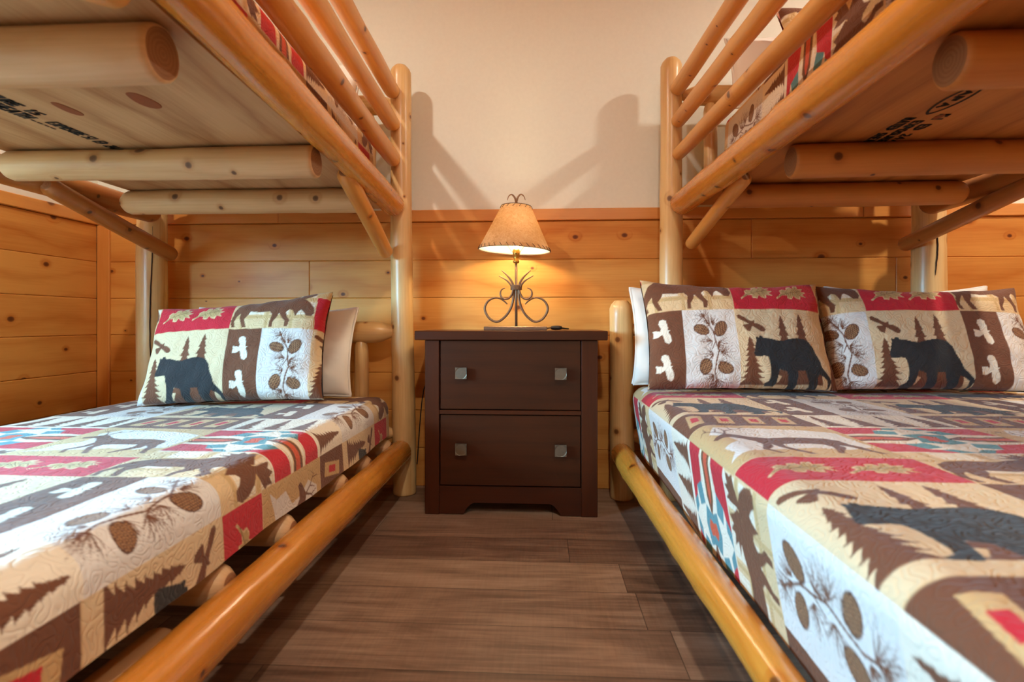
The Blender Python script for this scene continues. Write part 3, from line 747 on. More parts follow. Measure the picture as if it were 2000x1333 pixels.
boards('wainscot', wb, 'x', XL+.012, XR-.012, YB, -1, joints={5: [-1.05, 1.5], 2: [-.9], 6: [.9]})
boards('wainscot', wl, 'y', y1+.06, YB-.02, XL, 1)
boards('wainscot', wl, 'y', YF+.02, y0-.06, XL, 1)
boards('wainscot', wl, 'y', y0-.06, y1+.06, XL, 1, zmax=z0-.06)
boards('wainscot', wr, 'y', YF+.02, YB-.02, XR, -1)
boards('wainscot', wf, 'x', XL+.02, XR-.02, YF, 1)
# cap rails, corner boards
ct = .024
struct('trim_1', MB().box(XL, -1.19, YB-ct, YB, 1.1775, 1.229, 'x', bev=.003).box(-1.1895, 1.36, YB-ct, YB, 1.1775, 1.229, 'x', bev=.003).box(1.361, XR, YB-ct, YB, 1.1775, 1.229, 'x', bev=.003), M['trim'])
struct('trim_2', MB().box(XL, XL+ct, YF, y0-.061, 1.1775, 1.229, 'y', bev=.003).box(XL, XL+ct, y1+.061, YB-ct, 1.1775, 1.229, 'y', bev=.003), M['trim'])
struct('trim_3', MB().box(XR-ct, XR, YF, YB-ct, 1.1775, 1.229, 'y', bev=.003), M['trim'])
struct('trim_4', MB().box(XL+TH_, XL+TH_+.06, YB-ct, YB, 0, 1.1765, 'z', bev=.003), M['trim'])
struct('trim_5', MB().box(XR-TH_-.06, XR-TH_, YB-ct, YB, 0, 1.1765, 'z', bev=.003), M['trim'])
# window
m = MB(); f = .06
for (a, b, c, d) in ((y0-f, y1+f, z0-f, z0), (y0-f, y1+f, z1, z1+f), (y0-f, y0, z0, z1), (y1, y1+f, z0, z1)):
    m.box(XL, XL+.02, a, b, c, d, 'y', bev=.003)
w1 = struct('window_1', m, M['trim'])
m = MB()
for (a, b, c, d) in ((y0, y1, z0, z0+.035), (y0, y1, z1-.035, z1), (y0, y0+.035, z0+.035, z1-.035), (y1-.035, y1, z0+.035, z1-.035), ((y0+y1)/2-.018, (y0+y1)/2+.018, z0+.035, z1-.035)):
    m.box(XL-.075, XL-.04, a, b, c, d, 'y', bev=.003)
m.build('window_sash', M['white_paint'], w1)
MB().box(XL-.03, XL+.045, y0-.05, y1+.05, z0-.025, z0-.001, 'y', bev=.004).build('window_sill', M['trim'], w1)
# door in the wall behind the camera
d1 = MB().box(-.6, .25, YF+.016, YF+.05, 0.01, 2.03, 'z', bev=.003)
d1 = struct('door_1', d1, M['white_paint'])
MB().lathe([(0.0, 0), (.026, .002), (.026, .008), (.012, .012), (.010, .03), (.027, .045), (.027, .06), (.012, .07), (.0, .07)], 24).build('door_handle', M['brass'], d1, smooth=True)
d1.children[0].location = (.18, YF+.05, .95); d1.children[0].rotation_euler = (R(-90), 0, 0)

# ceiling lights
names = ['round recessed ceiling light above the twin upper bunk', 'round recessed ceiling light above the upper bunk over the wide bed',
         'round recessed ceiling light over the foot of the aisle between the beds', 'round recessed ceiling light near the door behind the viewer']
for i, (x, y, wts) in enumerate(CANS):
    t = thing('ceiling_light', names[i], 'ceiling light', (x, y, H), 0, 'recessed ceiling lights')
    MB().lathe([(.052, -.001), (.056, -.006), (.085, -.004), (.088, 0)], 40).build('trim_ring', M['white_paint'], t, smooth=True)
    MB().lathe([(0.0005, -.003), (.052, -.003)], 40).build('lens', M['lens'], t, smooth=True)
    ld = bpy.data.lights.new('ceiling_light_lamp', 'AREA'); ld.shape = 'DISK'; ld.size = .10; ld.energy = wts; ld.color = CAN_COL
    lo = bpy.data.objects.new('ceiling_light_lamp', ld); COL.objects.link(lo); lo.location = (0, 0, -.008); lo.parent = t

# ------------------------------------------------------------------ left bunk bed
def glyphs(name, parent, x0, y0, rows, seed, length_dir=1, h=.022, mir=1):
    """rows of stamped characters as thin ink strokes on the underside of a deck; runs along y"""
    if len(rows) > 1:
        return [glyphs(name, parent, x0, y0, [r], seed, length_dir, h, mir) for r in rows]
    rr = random.Random(seed); mb = MB()
    GL = {'A': [(0,0,.5,1),(.5,1,1,0),(.2,.4,.8,.4)], 'P': [(0,0,0,1),(0,1,.8,.9),(.8,.9,.8,.55),(.8,.55,0,.5)], 'R': [(0,0,0,1),(0,1,.8,.9),(.8,.9,.8,.55),(.8,.55,0,.5),(.3,.5,.9,0)],
          'T': [(0,1,1,1),(.5,1,.5,0)], 'E': [(0,0,0,1),(0,1,.9,1),(0,.5,.7,.5),(0,0,.9,0)], 'D': [(0,0,0,1),(0,1,.8,.7),(.8,.7,.8,.3),(.8,.3,0,0)], 'S': [(.9,1,.1,.9),(.1,.9,.1,.6),(.1,.6,.9,.4),(.9,.4,.9,.1),(.9,.1,0,0)],
          'H': [(0,0,0,1),(1,0,1,1),(0,.5,1,.5)], 'I': [(.5,0,.5,1)], 'N': [(0,0,0,1),(0,1,1,0),(1,0,1,1)], 'G': [(.9,.9,.2,1),(.2,1,0,.5),(0,.5,.2,0),(.2,0,.9,.1),(.9,.1,.9,.45),(.9,.45,.5,.45)],
          '2': [(0,.9,.8,1),(.8,1,.9,.6),(.9,.6,0,0),(0,0,1,0)], '4': [(.7,0,.7,1),(.7,1,0,.35),(0,.35,1,.35)], '/': [(0,0,1,1)], '1': [(.5,0,.5,1),(.5,1,.2,.8)], '6': [(.9,1,.1,.6),(.1,.6,.1,.1),(.1,.1,.9,.1),(.9,.1,.9,.5),(.9,.5,.1,.5)],
          '-': [(.1,.5,.9,.5)], 'X': [(0,0,1,1),(0,1,1,0)], 'O': [(.2,0,.8,0),(.8,0,1,.5),(1,.5,.8,1),(.8,1,.2,1),(.2,1,0,.5),(0,.5,.2,0)], 'U': [(0,1,0,.2),(0,.2,.5,0),(.5,0,1,.2),(1,.2,1,1)]}
    def seg(ax, ay, bx, by, w):
        d = Vector((bx-ax, by-ay, 0)); 
        if d.length < 1e-5: return
        nn = Vector((-d.y, d.x, 0)).normalized()*w/2; a = Vector((ax, ay, 0)); b = Vector((bx, by, 0)); i = len(mb.v)
        e = d.normalized()*w*.4; a -= e; b += e
        for z in (0, .0004):
            for q in (a-nn, b-nn, b+nn, a+nn): mb.v.append((q.x, q.y, z))
        for F in ([0,1,2,3], [7,6,5,4], [0,4,5,1], [1,5,6,2], [2,6,7,3], [3,7,4,0]): mb.face([i+k for k in F], [(0, 0)]*4)
    for (ox, oy, txt, hh, ww, wt) in rows:
        y = oy
        for ch in txt:
            if ch in GL:
                for (a, b, c, d) in GL[ch]:
                    seg(ox+mir*b*hh, y+length_dir*a*ww, ox+mir*d*hh, y+length_dir*c*ww, wt)
            y += length_dir*ww*1.45
    o = mb.build(name, M['ink'], parent); o.location = (x0, y0, 1.1998); return o

def knot_discs(parent, z, spots):
    for (x, y, rx, ry) in spots:
        mb = MB(); n = 40
        for k in range(n):
            a = 2*math.pi*k/n; mb.v.append((rx*math.cos(a)*(1+.05*math.sin(3*a)), ry*math.sin(a)*(1+.06*math.cos(2*a)), 0))
        for k in range(n): mb.v.append((mb.v[k][0]*.94, mb.v[k][1]*.94, -.0012))
        for k in range(n): mb.face([k, (k+1) % n, n+(k+1) % n, n+k], [(0, 0)]*4)
        mb.face(list(range(n, 2*n)), [(mb.v[n+k][0]*1.2, mb.v[n+k][1]) for k in range(n)])
        o = mb.build('plywood_knot', M['knot'], parent); o.location = (x, y, z)
M['knot'] = plain('plywood_knot_wood', srgb(146, 78, 38), 0.8, nscale=140, lo=0.7)

HB_Y = 2.295
def bunk(cfg):
    t = thing('bunk_bed', cfg['label'], 'bunk bed', (0, 0, 0))
    xa, xf = cfg['xa'], cfg['xf']         # aisle-side and wall-side post positions
    s = 1 if xf > xa else -1              # direction from aisle towards the wall
    y0 = cfg['foot']
    P = lambda *a, **k: log(*a, parent=t, **k)
    # posts
    P('post', (xa-.004*s, HB_Y+.01, 0), (xa+cfg.get('lean', -.012), HB_Y, 1.818), .049, .043, mat='post', ends=('flat', 'bevel'), seed=cfg['seed'], wob=.03)
    P('post', (xf, HB_Y, 0), (xf+cfg.get('leanf', -.01), HB_Y, 1.82), .060, .056, mat='post', ends=('flat', 'bevel'), seed=cfg['seed']+1, wob=.03)
    P('post', (xa, y0, 0), (xa, y0, 1.83), .05, .045, mat='post', ends=('flat', 'bevel'), seed=cfg['seed']+2)
    P('post', (xf, y0, 0), (xf, y0, 1.83), .055, .05, mat='post', ends=('flat', 'bevel'), seed=cfg['seed']+3)
    # upper side rails, aisle and wall side
    ra = cfg['rail_a']; P('side_rail', (ra[0], 2.262, ra[2]), (ra[1], y0+.02, ra[2]+.004), .046, ra[3], mat='rail', seed=cfg['seed']+4, wob=.03)
    P('side_rail', (xf-.05*s, 2.25, 1.195), (xf-.05*s, y0+.02, 1.2), .044, .048, mat='brace', seed=cfg['seed']+5)
    # guard rails
    for i, (xe, z, r, xe2) in enumerate(cfg['guards']):
        P('guard_rail', (xe, 2.262, z), (xe2, y0+.02, z+.006), r, r*1.12, mat='guard', seed=cfg['seed']+6+i, wob=.05)
    # cross logs under the upper deck
    zc = 1.2
    for (y, r, xA, xB) in cfg['cross']:
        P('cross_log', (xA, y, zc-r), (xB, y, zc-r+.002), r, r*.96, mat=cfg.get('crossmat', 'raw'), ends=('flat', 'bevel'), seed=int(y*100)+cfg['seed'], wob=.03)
    # upper deck
    dk = cfg['deck']
    db = MB().box(min(dk), max(dk), y0+.06, 2.235, zc+.001, zc+.017, 'y')
    for i, v in enumerate(db.v):      # the aisle edge runs parallel to the side rail
        if abs(v[0]-dk[0]) < 1e-6: db.v[i] = (v[0]+(2.235-v[1])*cfg.get('skew', 0), v[1], v[2])
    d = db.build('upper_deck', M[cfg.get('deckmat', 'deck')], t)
    # braces
    for (a, b, r, mt) in cfg['braces']: P('brace', a, b, r, r, mat=mt, ends=('round', 'bevel'), seed=int(abs(a[0]*100))+cfg['seed'], wob=.02)
    # upper headboard
    zt = cfg['hb_z']
    P('headboard_rail', (xa+.035*s, HB_Y, zt), (xf-.04*s, HB_Y, zt), .040, .040, mat='post', ends=('taper', 'taper'), seed=cfg['seed']+20)
    P('headboard_rail', (xa+.035*s, HB_Y, 1.265), (xf-.04*s, HB_Y, 1.265), .034, .034, mat='post', ends=('taper', 'taper'), seed=cfg['seed']+21)
    n = cfg.get('spindles', 5)
    for i in range(n):
        x = xa+s*(.15+i*(abs(xf-xa)-.30)/(n-1)); P('spindle', (x, HB_Y, 1.24), (x, HB_Y, zt-.02), .027, .027, mat='post', ends=('taper', 'taper'), seed=cfg['seed']+30+i)
    # foot end
    P('footboard_rail', (xa+.035*s, y0, 1.45), (xf-.04*s, y0, 1.45), .038, .038, mat='post', ends=('taper', 'taper'), seed=cfg['seed']+22)
    P('footboard_rail', (xa+.035*s, y0, 1.17), (xf-.04*s, y0, 1.17), .036, .036, mat='post', ends=('taper', 'taper'), seed=cfg['seed']+23)
    return t, P, s

FOOT = 0.13
L, P, s = bunk(dict(label='twin-over-twin log bunk bed with one pillow set, against the window-side wall', xa=-.590, xf=-1.70, foot=FOOT, seed=100, lean=-.012, leanf=.004,
    rail_a=(-.618, -.484, 1.215, .041), guards=[(-.620, 1.408, .031, -.520), (-.623, 1.555, .031, -.545), (-.624, 1.69, .031, -.545)],
    cross=[(1.885, .043, -.635, -1.50), (1.425, .042, -.600, -1.475), (.835, .045, -.600, -1.47), (.42, .043, -.59, -1.47)],
    deck=(-.655, -1.475), skew=.056, hb_z=1.655,
    braces=[((-.645, 2.235, 1.015), (-.612, 1.66, 1.195), .029, 'guard'), ((-.612, .22, 1.02), (-.575, .72, 1.185), .026, 'guard'),
            ((-1.63, 2.335, 1.025), (-1.60, 1.68, 1.175), .031, 'brace')]))
knot_discs(L, 1.2009, [(-.845, 1.118, .022, .046), (-1.046, 1.152, .014, .042)])
glyphs('ink_stamp', L, 0, 0, [(-1.190, 1.00, 'RATED SHEATH', .028, .0115, .0075), (-1.148, 1.00, 'EXPOSURE 1S', .024, .0115, .0070), (-1.186, 1.205, '----', .004, .012, .004), (-1.165, 1.225, 'EXPOSURE', .026, .008, .0050), (-1.165, 1.325, 'SIZED 24/16', .028, .008, .0052)], 5)
# lower bunk of the left bed
P('side_rail', (-.588, 2.262, .197), (-.552, .20, .203), .045, .047, mat='rail', seed=131, wob=.04)
P('side_rail', (-1.66, 2.25, .20), (-1.66, .20, .20), .045, .05, mat='rail', seed=132)
for (y, r) in ((2.16, .036), (1.90, .038), (1.66, .036), (1.30, .038), (1.03, .040), (.55, .038)):
    P('cross_log', (-.605, y, .262-r), (-1.64, y, .262-r), r, r*.95, mat='raw', ends=('bevel', 'flat'), seed=int(y*90))
P('support_log', (-.655, .93, .165), (-.665, .24, .165), .040, .040, mat='raw', ends=('round', 'flat'), seed=144)
MB().box(-1.60, -.640, .24, 2.15, .2625, .2785, 'y', bev=.002).build('lower_deck', M['deck'], L)
P('headboard_rail', (-.625, HB_Y, .69), (-1.66, HB_Y, .69), .046, .046, mat='post', ends=('taper', 'taper'), seed=150)
P('headboard_rail', (-.625, HB_Y, .26), (-1.66, HB_Y, .26), .038, .038, mat='post', ends=('taper', 'taper'), seed=151)
for i in range(6): P('spindle', (-.772-i*.155, HB_Y, .28), (-.772-i*.155, HB_Y, .67), .029, .029, mat='post', ends=('taper', 'taper'), seed=160+i)

M['crack'] = plain('dark_drying_crack', srgb(52, 28, 14), 0.9)
def crack(parent, x, z0, z1, r, seed):
    rr = random.Random(seed); n = 26; pts = []; rad = []
    for i in range(n):
        t = i/(n-1); xx = x+.004*math.sin(t*5+seed)+rr.uniform(-.0006, .0006)
        dx = xx-parent['cx']; pts.append((xx, HB_Y-math.sqrt(max(1e-5, r*r-dx*dx))+.0016, z0+(z1-z0)*t)); rad.append(.0006+.0022*math.sin(math.pi*min(1, t*1.05))**.5)
    MB().tube(pts, rad, 8).build('drying_crack', M['crack'], parent['t'])
crack({'cx': -1.70, 't': L}, -1.667, .50, 1.14, .0592, 3)

# right bunk bed
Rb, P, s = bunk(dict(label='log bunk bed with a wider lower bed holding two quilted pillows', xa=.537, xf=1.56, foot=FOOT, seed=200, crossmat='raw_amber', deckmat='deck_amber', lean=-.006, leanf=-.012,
    rail_a=(.556, .600, 1.208, .045), guards=[(.549, 1.412, .027, .665), (.545, 1.545, .028, .630), (.545, 1.675, .029, .625)],
    cross=[(1.90, .041, .62, 1.40), (1.49, .045, .655, 1.44), (.93, .045, .66, 1.46), (.45, .043, .66, 1.46)],
    deck=(.628, 1.40), hb_z=1.665,
    braces=[((.592, 2.235, 1.04), (.630, 1.74, 1.185), .025, 'guard'), ((.63, .22, 1.03), (.66, .72, 1.18), .025, 'guard'),
            ((1.475, 2.335, 1.045), (1.50, 1.62, 1.185), .029, 'brace')]))
def ring(parent):
    mb = MB(); n = 40; a0, b0, a1, b1 = .024, .085, .019, .076
    for z in (0, .0004):
        for (a, b) in ((a0, b0), (a1, b1)):
            for k in range(n):
                q = 2*math.pi*k/n; mb.v.append((a*math.sin(q)*abs(math.sin(q))**.3, b*math.cos(q), z))
    for k in range(n):
        k2 = (k+1) % n
        mb.face([k, k2, n+k2, n+k], [(0, 0)]*4); mb.face([2*n+k, 2*n+k2, 3*n+k2, 3*n+k], [(0, 0)]*4); mb.face([k, k2, 2*n+k2, 2*n+k], [(0, 0)]*4)
        mb.face([n+k, n+k2, 3*n+k2, 3*n+k], [(0, 0)]*4)
    o = mb.build('stamp_border', M['ink'], parent); o.location = (.868, 1.205, 1.1998)
ring(Rb)
glyphs('ink_stamp', Rb, 0, 0, [(.860, 1.16, 'APA', .014, .022, .0062), (.835, 1.31, 'RATED SHEATHING', .020, .0115, .0058), (.868, 1.33, 'EXPOSURE 1', .018, .013, .0058), (.900, 1.29, 'SIZED 24/16', .020, .015, .0060), (.860, 1.05, '-----', .010, .013, .006)], 6, 1)
knot_discs(Rb, 1.2009, [(.905, 1.305, .008, .016)])
crack({'cx': 1.553, 't': Rb}, 1.543, .915, 1.12, .0590, 5)
# lower wide bed of the right bunk: its own low posts
P('low_post', (.330, HB_Y, 0), (.324, HB_Y, .82), .0505, .047, mat='post', ends=('flat', 'bevel'), seed=231)
P('low_post', (2.09, HB_Y, 0), (2.09, HB_Y, .82), .05, .047, mat='post', ends=('flat', 'bevel'), seed=232)
P('low_post', (.330, FOOT, 0), (.330, FOOT, .60), .05, .047, mat='post', ends=('flat', 'bevel'), seed=233)
P('low_post', (2.09, FOOT, 0), (2.09, FOOT, .60), .05, .047, mat='post', ends=('flat', 'bevel'), seed=234)
P('side_rail', (.318, 2.262, .197), (.360, .20, .201), .044, .029, mat='rail', seed=248, wob=.045)
P('side_rail', (2.06, 2.262, .20), (2.06, .20, .20), .046, .05, mat='rail', seed=236)
P('headboard_rail', (.355, HB_Y, .70), (1.515, HB_Y, .70), .040, .040, mat='post', ends=('taper', 'taper'), seed=250)
P('headboard_rail', (.355, HB_Y, .26), (2.06, HB_Y, .26), .038, .038, mat='post', ends=('taper', 'taper'), seed=251)
for i in range(9): 
    x = .48+i*.18
    if abs(x-.537) < .08 or x > 1.45: continue
    P('spindle', (x, HB_Y, .28), (x, HB_Y, .68), .028, .028, mat='post', ends=('taper', 'taper'), seed=260+i)
for y in (2.14, 1.8, 1.45, 1.1, .75, .42):
    P('cross_log', (.418, y, .222), (2.03, y, .222), .038, .037, mat='raw', ends=('bevel', 'flat'), seed=int(y*80))
MB().box(.408, 2.0, .24, 2.15, .2605, .2765, 'y', bev=.002).build('lower_deck', M['deck'], Rb)

# ------------------------------------------------------------------ mattresses
def mattress(x0, x1, y0, y1, z0, z1, label):
    o = MB().box(x0, x1, y0, y1, z0, z1, 'y', bev=.03).build('mattress', M['ticking'], None, smooth=False)
    for z in (z0+.03, z1-.03):
        mb = MB(); mb.tube([(x0-.001, y0+.03, z), (x0-.001, y1-.03, z), (x1+.001, y1-.03, z), (x1+.001, y0+.03, z), (x0-.001, y0+.03, z)], .004, 6); mb.build('piping', M['ticking'], o)
    return tag(o, label, 'mattress')
mattress(-1.585, -.640, .26, 2.185, .2795, .413, 'white mattress under the printed quilt of the lower twin bunk')
mattress(.392, 1.985, .26, 2.185, .2775, .463, 'white mattress under the printed quilt of the wide lower bed')
mattress(-1.50, -.700, .26, 2.17, 1.2185, 1.443, 'white mattress under the quilt on the upper bunk above the twin bed')
mattress(.722, 1.43, .26, 2.17, 1.2185, 1.503, 'white mattress under the quilt on the upper bunk above the wide bed')

# ------------------------------------------------------------------ quilts
quilt('quilt', -1.61, -.618, .20, 2.21, .430, .30, .270, .0026, lambda S, m: S-(m[4]+0.018), 1.02,
      'animal-print patchwork quilt on the lower twin bunk, lit by daylight', 'quilt', rc=.055, seed=4, group='patchwork quilts')
quilt('quilt', .346, 2.01, .20, 2.215, .480, .212, .30, .0026, lambda S, m: S-(m[1]+0.024), .885,
      'animal-print patchwork quilt on the wide lower bed', 'quilt', rc=.060, seed=9, group='patchwork quilts', xmax_fine=(0, 1.85), skew=.003, wobx=.35, tuck=.040)
quilt('quilt', -1.525, -.676, .22, 2.19, 1.462, 1.225, 1.225, .004, lambda S, m: S-(m[4]+0.03), .98,
      'animal-print patchwork quilt on the upper bunk above the twin bed', 'quilt', rc=.045, seed=14, group='patchwork quilts', xmax_fine=(.6, 9), skew=.045, skew_right=True)
quilt('quilt', .704, 1.45, .22, 2.19, 1.525, 1.225, 1.225, .003, lambda S, m: S-(m[1]+0.01), 1.16,
      'animal-print patchwork quilt on the upper bunk above the wide bed', 'quilt', rc=.045, seed=19, group='patchwork quilts', xmax_fine=(0, .5))

# ------------------------------------------------------------------ pillows
LEAN = R(-22)
PIL = 'quilted pillow shams'
pillow('pillow', .655, .405, .15, (-1.105, 1.885, .436), LEAN, R(4), R(-2), 'quilted patchwork pillow with a bear at its left end, alone on the twin bunk', 'pillow', u0=-.300, v0=.258, scale=.88, seed=3, rise=.026, group=PIL)
pillow('pillow', .64, .42, .14, (.682, 1.92, .487), LEAN, R(0), R(0), 'quilted patchwork pillow with a bear at its right, nearest the nightstand on the wide bed', 'pillow', u0=-.015, v0=.280, scale=.92, seed=8, rise=-.008, group=PIL)
pillow('pillow', .70, .40, .14, (1.336, 1.940, .487), LEAN, R(-2), R(0), 'quilted patchwork pillow at the far side of the wide bed from the nightstand', 'pillow', u0=-.208, v0=.275, scale=.92, seed=12, rise=-.008, group=PIL)
WP = 'white pillows behind the shams'
pillow('pillow', .66, .362, .10, (-1.078, 2.095, .436), R(-14), 0, R(0), 'plain white pillow sticking out behind the quilted pillow of the twin bunk', 'pillow', sham=False, seed=21, group=WP)
pillow('pillow', .66, .385, .09, (.675, 2.120, .487), R(-11), 0, R(0), 'plain white pillow showing at the left end of the wide bed near the nightstand', 'pillow', sham=False, seed=22, group=WP)
pillow('pillow', .60, .385, .09, (1.40, 2.138, .487), R(-10), 0, R(0), 'plain white pillow barely showing behind the far quilted pillow of the wide bed', 'pillow', sham=False, seed=23, group=WP)
pillow('pillow', .60, .30, .12, (-1.02, 2.09, 1.466), R(-14), 0, 0, 'white pillow behind the guard rails of the upper bunk above the twin bed', 'pillow', sham=False, seed=24, group='white pillows on the upper bunks')
pillow('pillow', .62, .31, .11, (1.02, 2.10, 1.531), R(-14), 0, 0, 'white pillow behind the guard rails of the upper bunk above the wide bed', 'pillow', sham=False, seed=25, group='white pillows on the upper bunks')
pillow('pillow', .62, .36, .11, (1.16, 1.93, 1.531), R(-20), 0, 0, 'quilted pillow with a red corner on the upper bunk above the wide bed', 'pillow', u0=-.1, v0=.24, scale=.92, seed=26, step=.005, group=PIL)

# ------------------------------------------------------------------ nightstand
N = thing('nightstand', 'dark cherry two-drawer nightstand with square pulls between the bunk beds', 'nightstand', (-.121, 2.06, 0))
nx0, nx1, nd = -.326, .326, .325
def part(name, mb, mat, parent=N, **kw): return mb.build(name, M[mat], parent, **kw)
part('top', MB().box(-.362, .362, -.018, nd+.01, .663, .698, 'x', bev=.0025), 'cherry')
body = MB()
body.box(nx0, nx0+.055, 0, .05, .0005, .6625, 'z', bev=.002).box(nx1-.060, nx1, 0, .05, .0005, .6625, 'z', bev=.002)
body.box(nx0, nx0+.03, .05, nd, .0005, .6625, 'z').box(nx1-.03, nx1, .05, nd, .0005, .6625, 'z').box(nx0+.03, nx1-.03, nd-.015, nd, .06, .66, 'x')
body.box(nx0+.0555, nx1-.0605, .002, .045, .381, .397, 'x', bev=.0015).box(nx0+.0555, nx1-.0605, .04, nd-.02, .09, .105, 'x')
body.build('carcass', M['cherry'], N)
ap = [(nx0+.0555, .003), (nx0+.145, .003)]
for k in range(9):
    a = k/8; ap.append((nx0+.148+.045*a, .004+.042*math.sin(a*math.pi/2)**.8))
for k in range(9):
    a = 1-k/8; ap.append((nx1-.138-.045*a, .004+.042*math.sin(a*math.pi/2)**.8))
ap += [(nx1-.135, .003), (nx1-.0605, .003), (nx1-.0605, .108), (nx0+.0555, .108)]
part('apron', MB().prism(ap, .004, .024), 'cherry')
for (z0, z1) in ((.400, .661), (.1115, .3775)):
    d = part('drawer', MB().box(nx0+.058, nx1-.063, .006, .030, z0, z1, 'x', bev=.0015).box(nx0+.07, nx1-.075, .030, nd-.03, z0+.02, z1-.03, 'x'), 'cherry_front')
    for kx in (-.185, .188):
        mb = MB(); kz = (z0+z1)/2+.008; h = .0215
        # square pull with a dished face
        n = 12; b = 0
        for i in range(n+1):
            for j in range(n+1):
                u, v = -1+2*i/n, -1+2*j/n; rr = math.hypot(u, v); dish = .011*max(0, 1-(rr/.95)**2)
                mb.v.append((kx+u*h, -.022+dish, kz+v*h))
        for i in range(n):
            for j in range(n): a = i*(n+1)+j; mb.face([a, a+n+1, a+n+2, a+1], [(0, 0)]*4)
        mb.box(kx-h, kx+h, -.0215, -.014, kz-h, kz+h); mb.tube([(kx, -.014, kz), (kx, .006, kz)], .009, 12)
        mb.build('pull', M['pewter'], d, angle=30)

# ------------------------------------------------------------------ table lamp
LX, LY, LZ = -.108, 2.24, .6985
T = thing('table_lamp', 'wrought iron scroll table lamp with a lit parchment shade on the nightstand', 'lamp', (LX, LY, LZ))
MB().box(-.128, .126, -.055, .055, 0, .0145, 'x', bev=.002).build('base', M['iron'], T)
k_ = .000494; zx = lambda x: (x-950)*k_; zz = lambda y: (1262-y)*k_+.003
def smooth_path(pts, n=6):
    P = [Vector(p) for p in pts]; out = []
    for i in range(len(P)-1):
        a = P[max(i-1, 0)]; b = P[i]; c = P[i+1]; d = P[min(i+2, len(P)-1)]
        for j in range(n):
            t = j/n; out.append(0.5*((2*b)+(-a+c)*t+(2*a-5*b+4*c-d)*t*t+(-a+3*b-3*c+d)*t**3))
    out.append(P[-1]); return out
MB().tube([(0, 0, .012), (0, 0, .29)], .0052, 12).build('stem', M['iron'], T, smooth=True)
big = [(930,925),(927,1000),(908,1080),(865,1150),(800,1198),(740,1182),(700,1132),(690,1080),(715,1030),(760,1003),(805,1003),(845,1025),(876,1054)]
small = [(925,930),(915,970),(892,1003),(855,1012),(825,988),(820,955),(833,932),(858,921)]
up1 = [(930,930),(925,895),(910,860),(880,820),(830,774)]; up2 = [(922,930),(905,893),(870,855),(808,819)]
for sg in (1, -1):
    for q, r0, r1, dy in ((big, .0050, .0026, 0), (small, .0043, .0020, -.006), (up1, .0048, .0016, 0), (up2, .0043, .0014, -.006)):
        pts = smooth_path([(sg*zx(x), dy, zz(y)) for x, y in q]); n = len(pts)
        rad = [r0+(r1-r0)*max(0, (i/n-.55)/.45) for i in range(n)]
        MB().tube(pts, rad, 10).build('scroll', M['iron'], T, smooth=True)
mb = MB()
for i in range(5): mb.lathe([(.021, -.0022), (.0245, -.001), (.0245, .001), (.021, .0022)], 28, (0, 0, zz(932)+i*.0042))
o = mb.build('collar', M['iron'], T, smooth=True); o.scale = (1, .62, 1)
MB().lathe([(.004, 0), (.012, .003), (.014, .010), (.010, .014), (.011, .03), (.014, .034), (.014, .055), (.009, .06)], 24, (0, 0, .272)).build('socket', M['brass'], T, smooth=True)
sw = MB().tube([(0, 0, .312), (0, -.028, .312)], .003, 8).tube([(0, -.028, .312), (0, -.036, .312)], .005, 8).build('switch', M['brass'], T, smooth=True)
MB().lathe([(.0005, .115), (.014, .110), (.026, .095), (.030, .078), (.027, .060), (.018, .040), (.013, .025), (.012, .0)], 28, (0, 0, .338)).build('bulb', M['bulb'], T, smooth=True)
# harp and finial
mb = MB(); hp = smooth_path([(.012, 0, .315), (.040, 0, .36), (.045, 0, .42), (.028, 0, .475), (0, 0, .49), (-.028, 0, .475), (-.045, 0, .42), (-.040, 0, .36), (-.012, 0, .315)])
mb.tube(hp, .0016, 6).build('harp', M['brass'], T, smooth=True)
# shade, tilted a little on the harp
SH = MB()
rb, rt, zb, ztp = .1475, .060, .325, .507
prof = [(rb, zb), (rb-.0008, zb+.003)]+[(rb+(rt-rb)*t, zb+(ztp-zb)*t) for t in np.linspace(.03, .98, 14)]+[(rt, ztp)]
SH.lathe(prof, 96)
tilt = R(2.6); piv = Vector((0, 0, .49))
rotm = Matrix.Translation(piv) @ Matrix.Rotation(tilt, 4, 'Y') @ Matrix.Translation(-piv)
sh = SH.build('lamp_shade', M['shade'], T, smooth=True); sh.matrix_local = rotm
MB().lathe([(r-.0022, z) for r, z in prof[1:-1]], 96).build('shade_lining', M['lining'], sh, smooth=True)
for r, z in ((rb, zb), (rt, ztp)):
    MB().tube([(r*math.cos(a), r*math.sin(a), z) for a in np.linspace(0, 2*math.pi, 64)], .0016, 6, cap=False).build('shade_rim', M['lace'], sh, smooth=True)
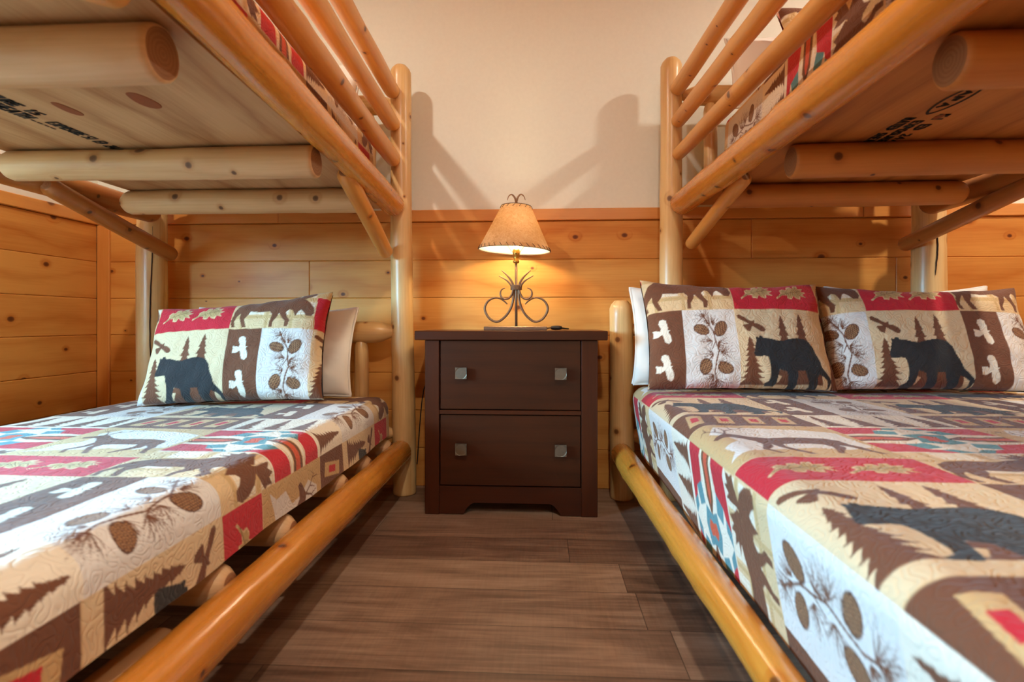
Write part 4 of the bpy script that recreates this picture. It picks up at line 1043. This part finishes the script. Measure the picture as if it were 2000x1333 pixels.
for (r0, z0, r1, z1, n) in ((rb+.0012, zb-.001, rb+.0012-(rb-rt)*.075, zb+.0145, 34), (rt+.001, ztp+.001, rt+.001+(rb-rt)*.07, ztp-.0125, 16)):
    mb = MB()
    for k in range(n):
        a = 2*math.pi*k/n; da = .085 if n > 20 else .17
        mb.tube([(r0*math.cos(a), r0*math.sin(a), z0), ((r0+r1)/2*1.012*math.cos(a-da*.5), (r0+r1)/2*1.012*math.sin(a-da*.5), (z0+z1)/2), (r1*math.cos(a-da), r1*math.sin(a-da), z1)], .0011, 5)
    mb.build('lacing', M['lace'], sh, smooth=True)
mb = MB()
for k in range(3):
    a = 2*math.pi*k/3+.3; mb.tube([(0, 0, ztp-.010), (rt*math.cos(a), rt*math.sin(a), ztp-.001)], .0013, 6)
mb.build('spider', M['brass'], sh, smooth=True)
mb = MB(); mb.tube([(0, 0, .488), (0, 0, .53)], .0055, 12)
for sg in (1, -1):
    q = smooth_path([(0, 0, .522), (sg*.006, 0, .542), (sg*.018, 0, .555), (sg*.030, 0, .549), (sg*.037, 0, .532)]); n = len(q)
    mb.tube(q, [.0048*(1-.75*i/n) for i in range(n)], 10)
mb.build('finial', M['iron'], T, smooth=True)
ld = bpy.data.lights.new('lamp_bulb_light', 'POINT'); ld.energy = LAMP_W; ld.color = (1.0, .76, .46); ld.shadow_soft_size = .03
lo = bpy.data.objects.new('lamp_bulb_light', ld); COL.objects.link(lo); lo.parent = T; lo.location = (0, 0, .40)
mb = MB(); mb.tube(smooth_path([(.122, .0, .006), (.133, 0, .008), (.148, 0, .0092), (.182, 0, .0092), (.205, .02, .006), (.215, .05, .0045), (.20, .11, .0045), (.17, .150, .0055), (.155, .1690, -.004), (.15, .1705, -.06), (.10, .1705, -.30), (-.10, .1705, -.36), (-.30, .1705, -.26), (-.36, .1705, -.215), (-.42, .1705, -.27), (-.45, .1705, -.60)]), .0024, 8)
cd = mb.build('power_cord', M['black'], T, smooth=True)
mb = MB(); prof = [(.0005, -.024), (.006, -.022), (.0085, -.012), (.009, 0), (.0085, .012), (.006, .022), (.0005, .024)]
mb.lathe(prof, 20); sw = mb.build('cord_switch', M['black'], cd, smooth=True); sw.rotation_euler = (0, R(90), 0); sw.location = (.164, 0, .0092)
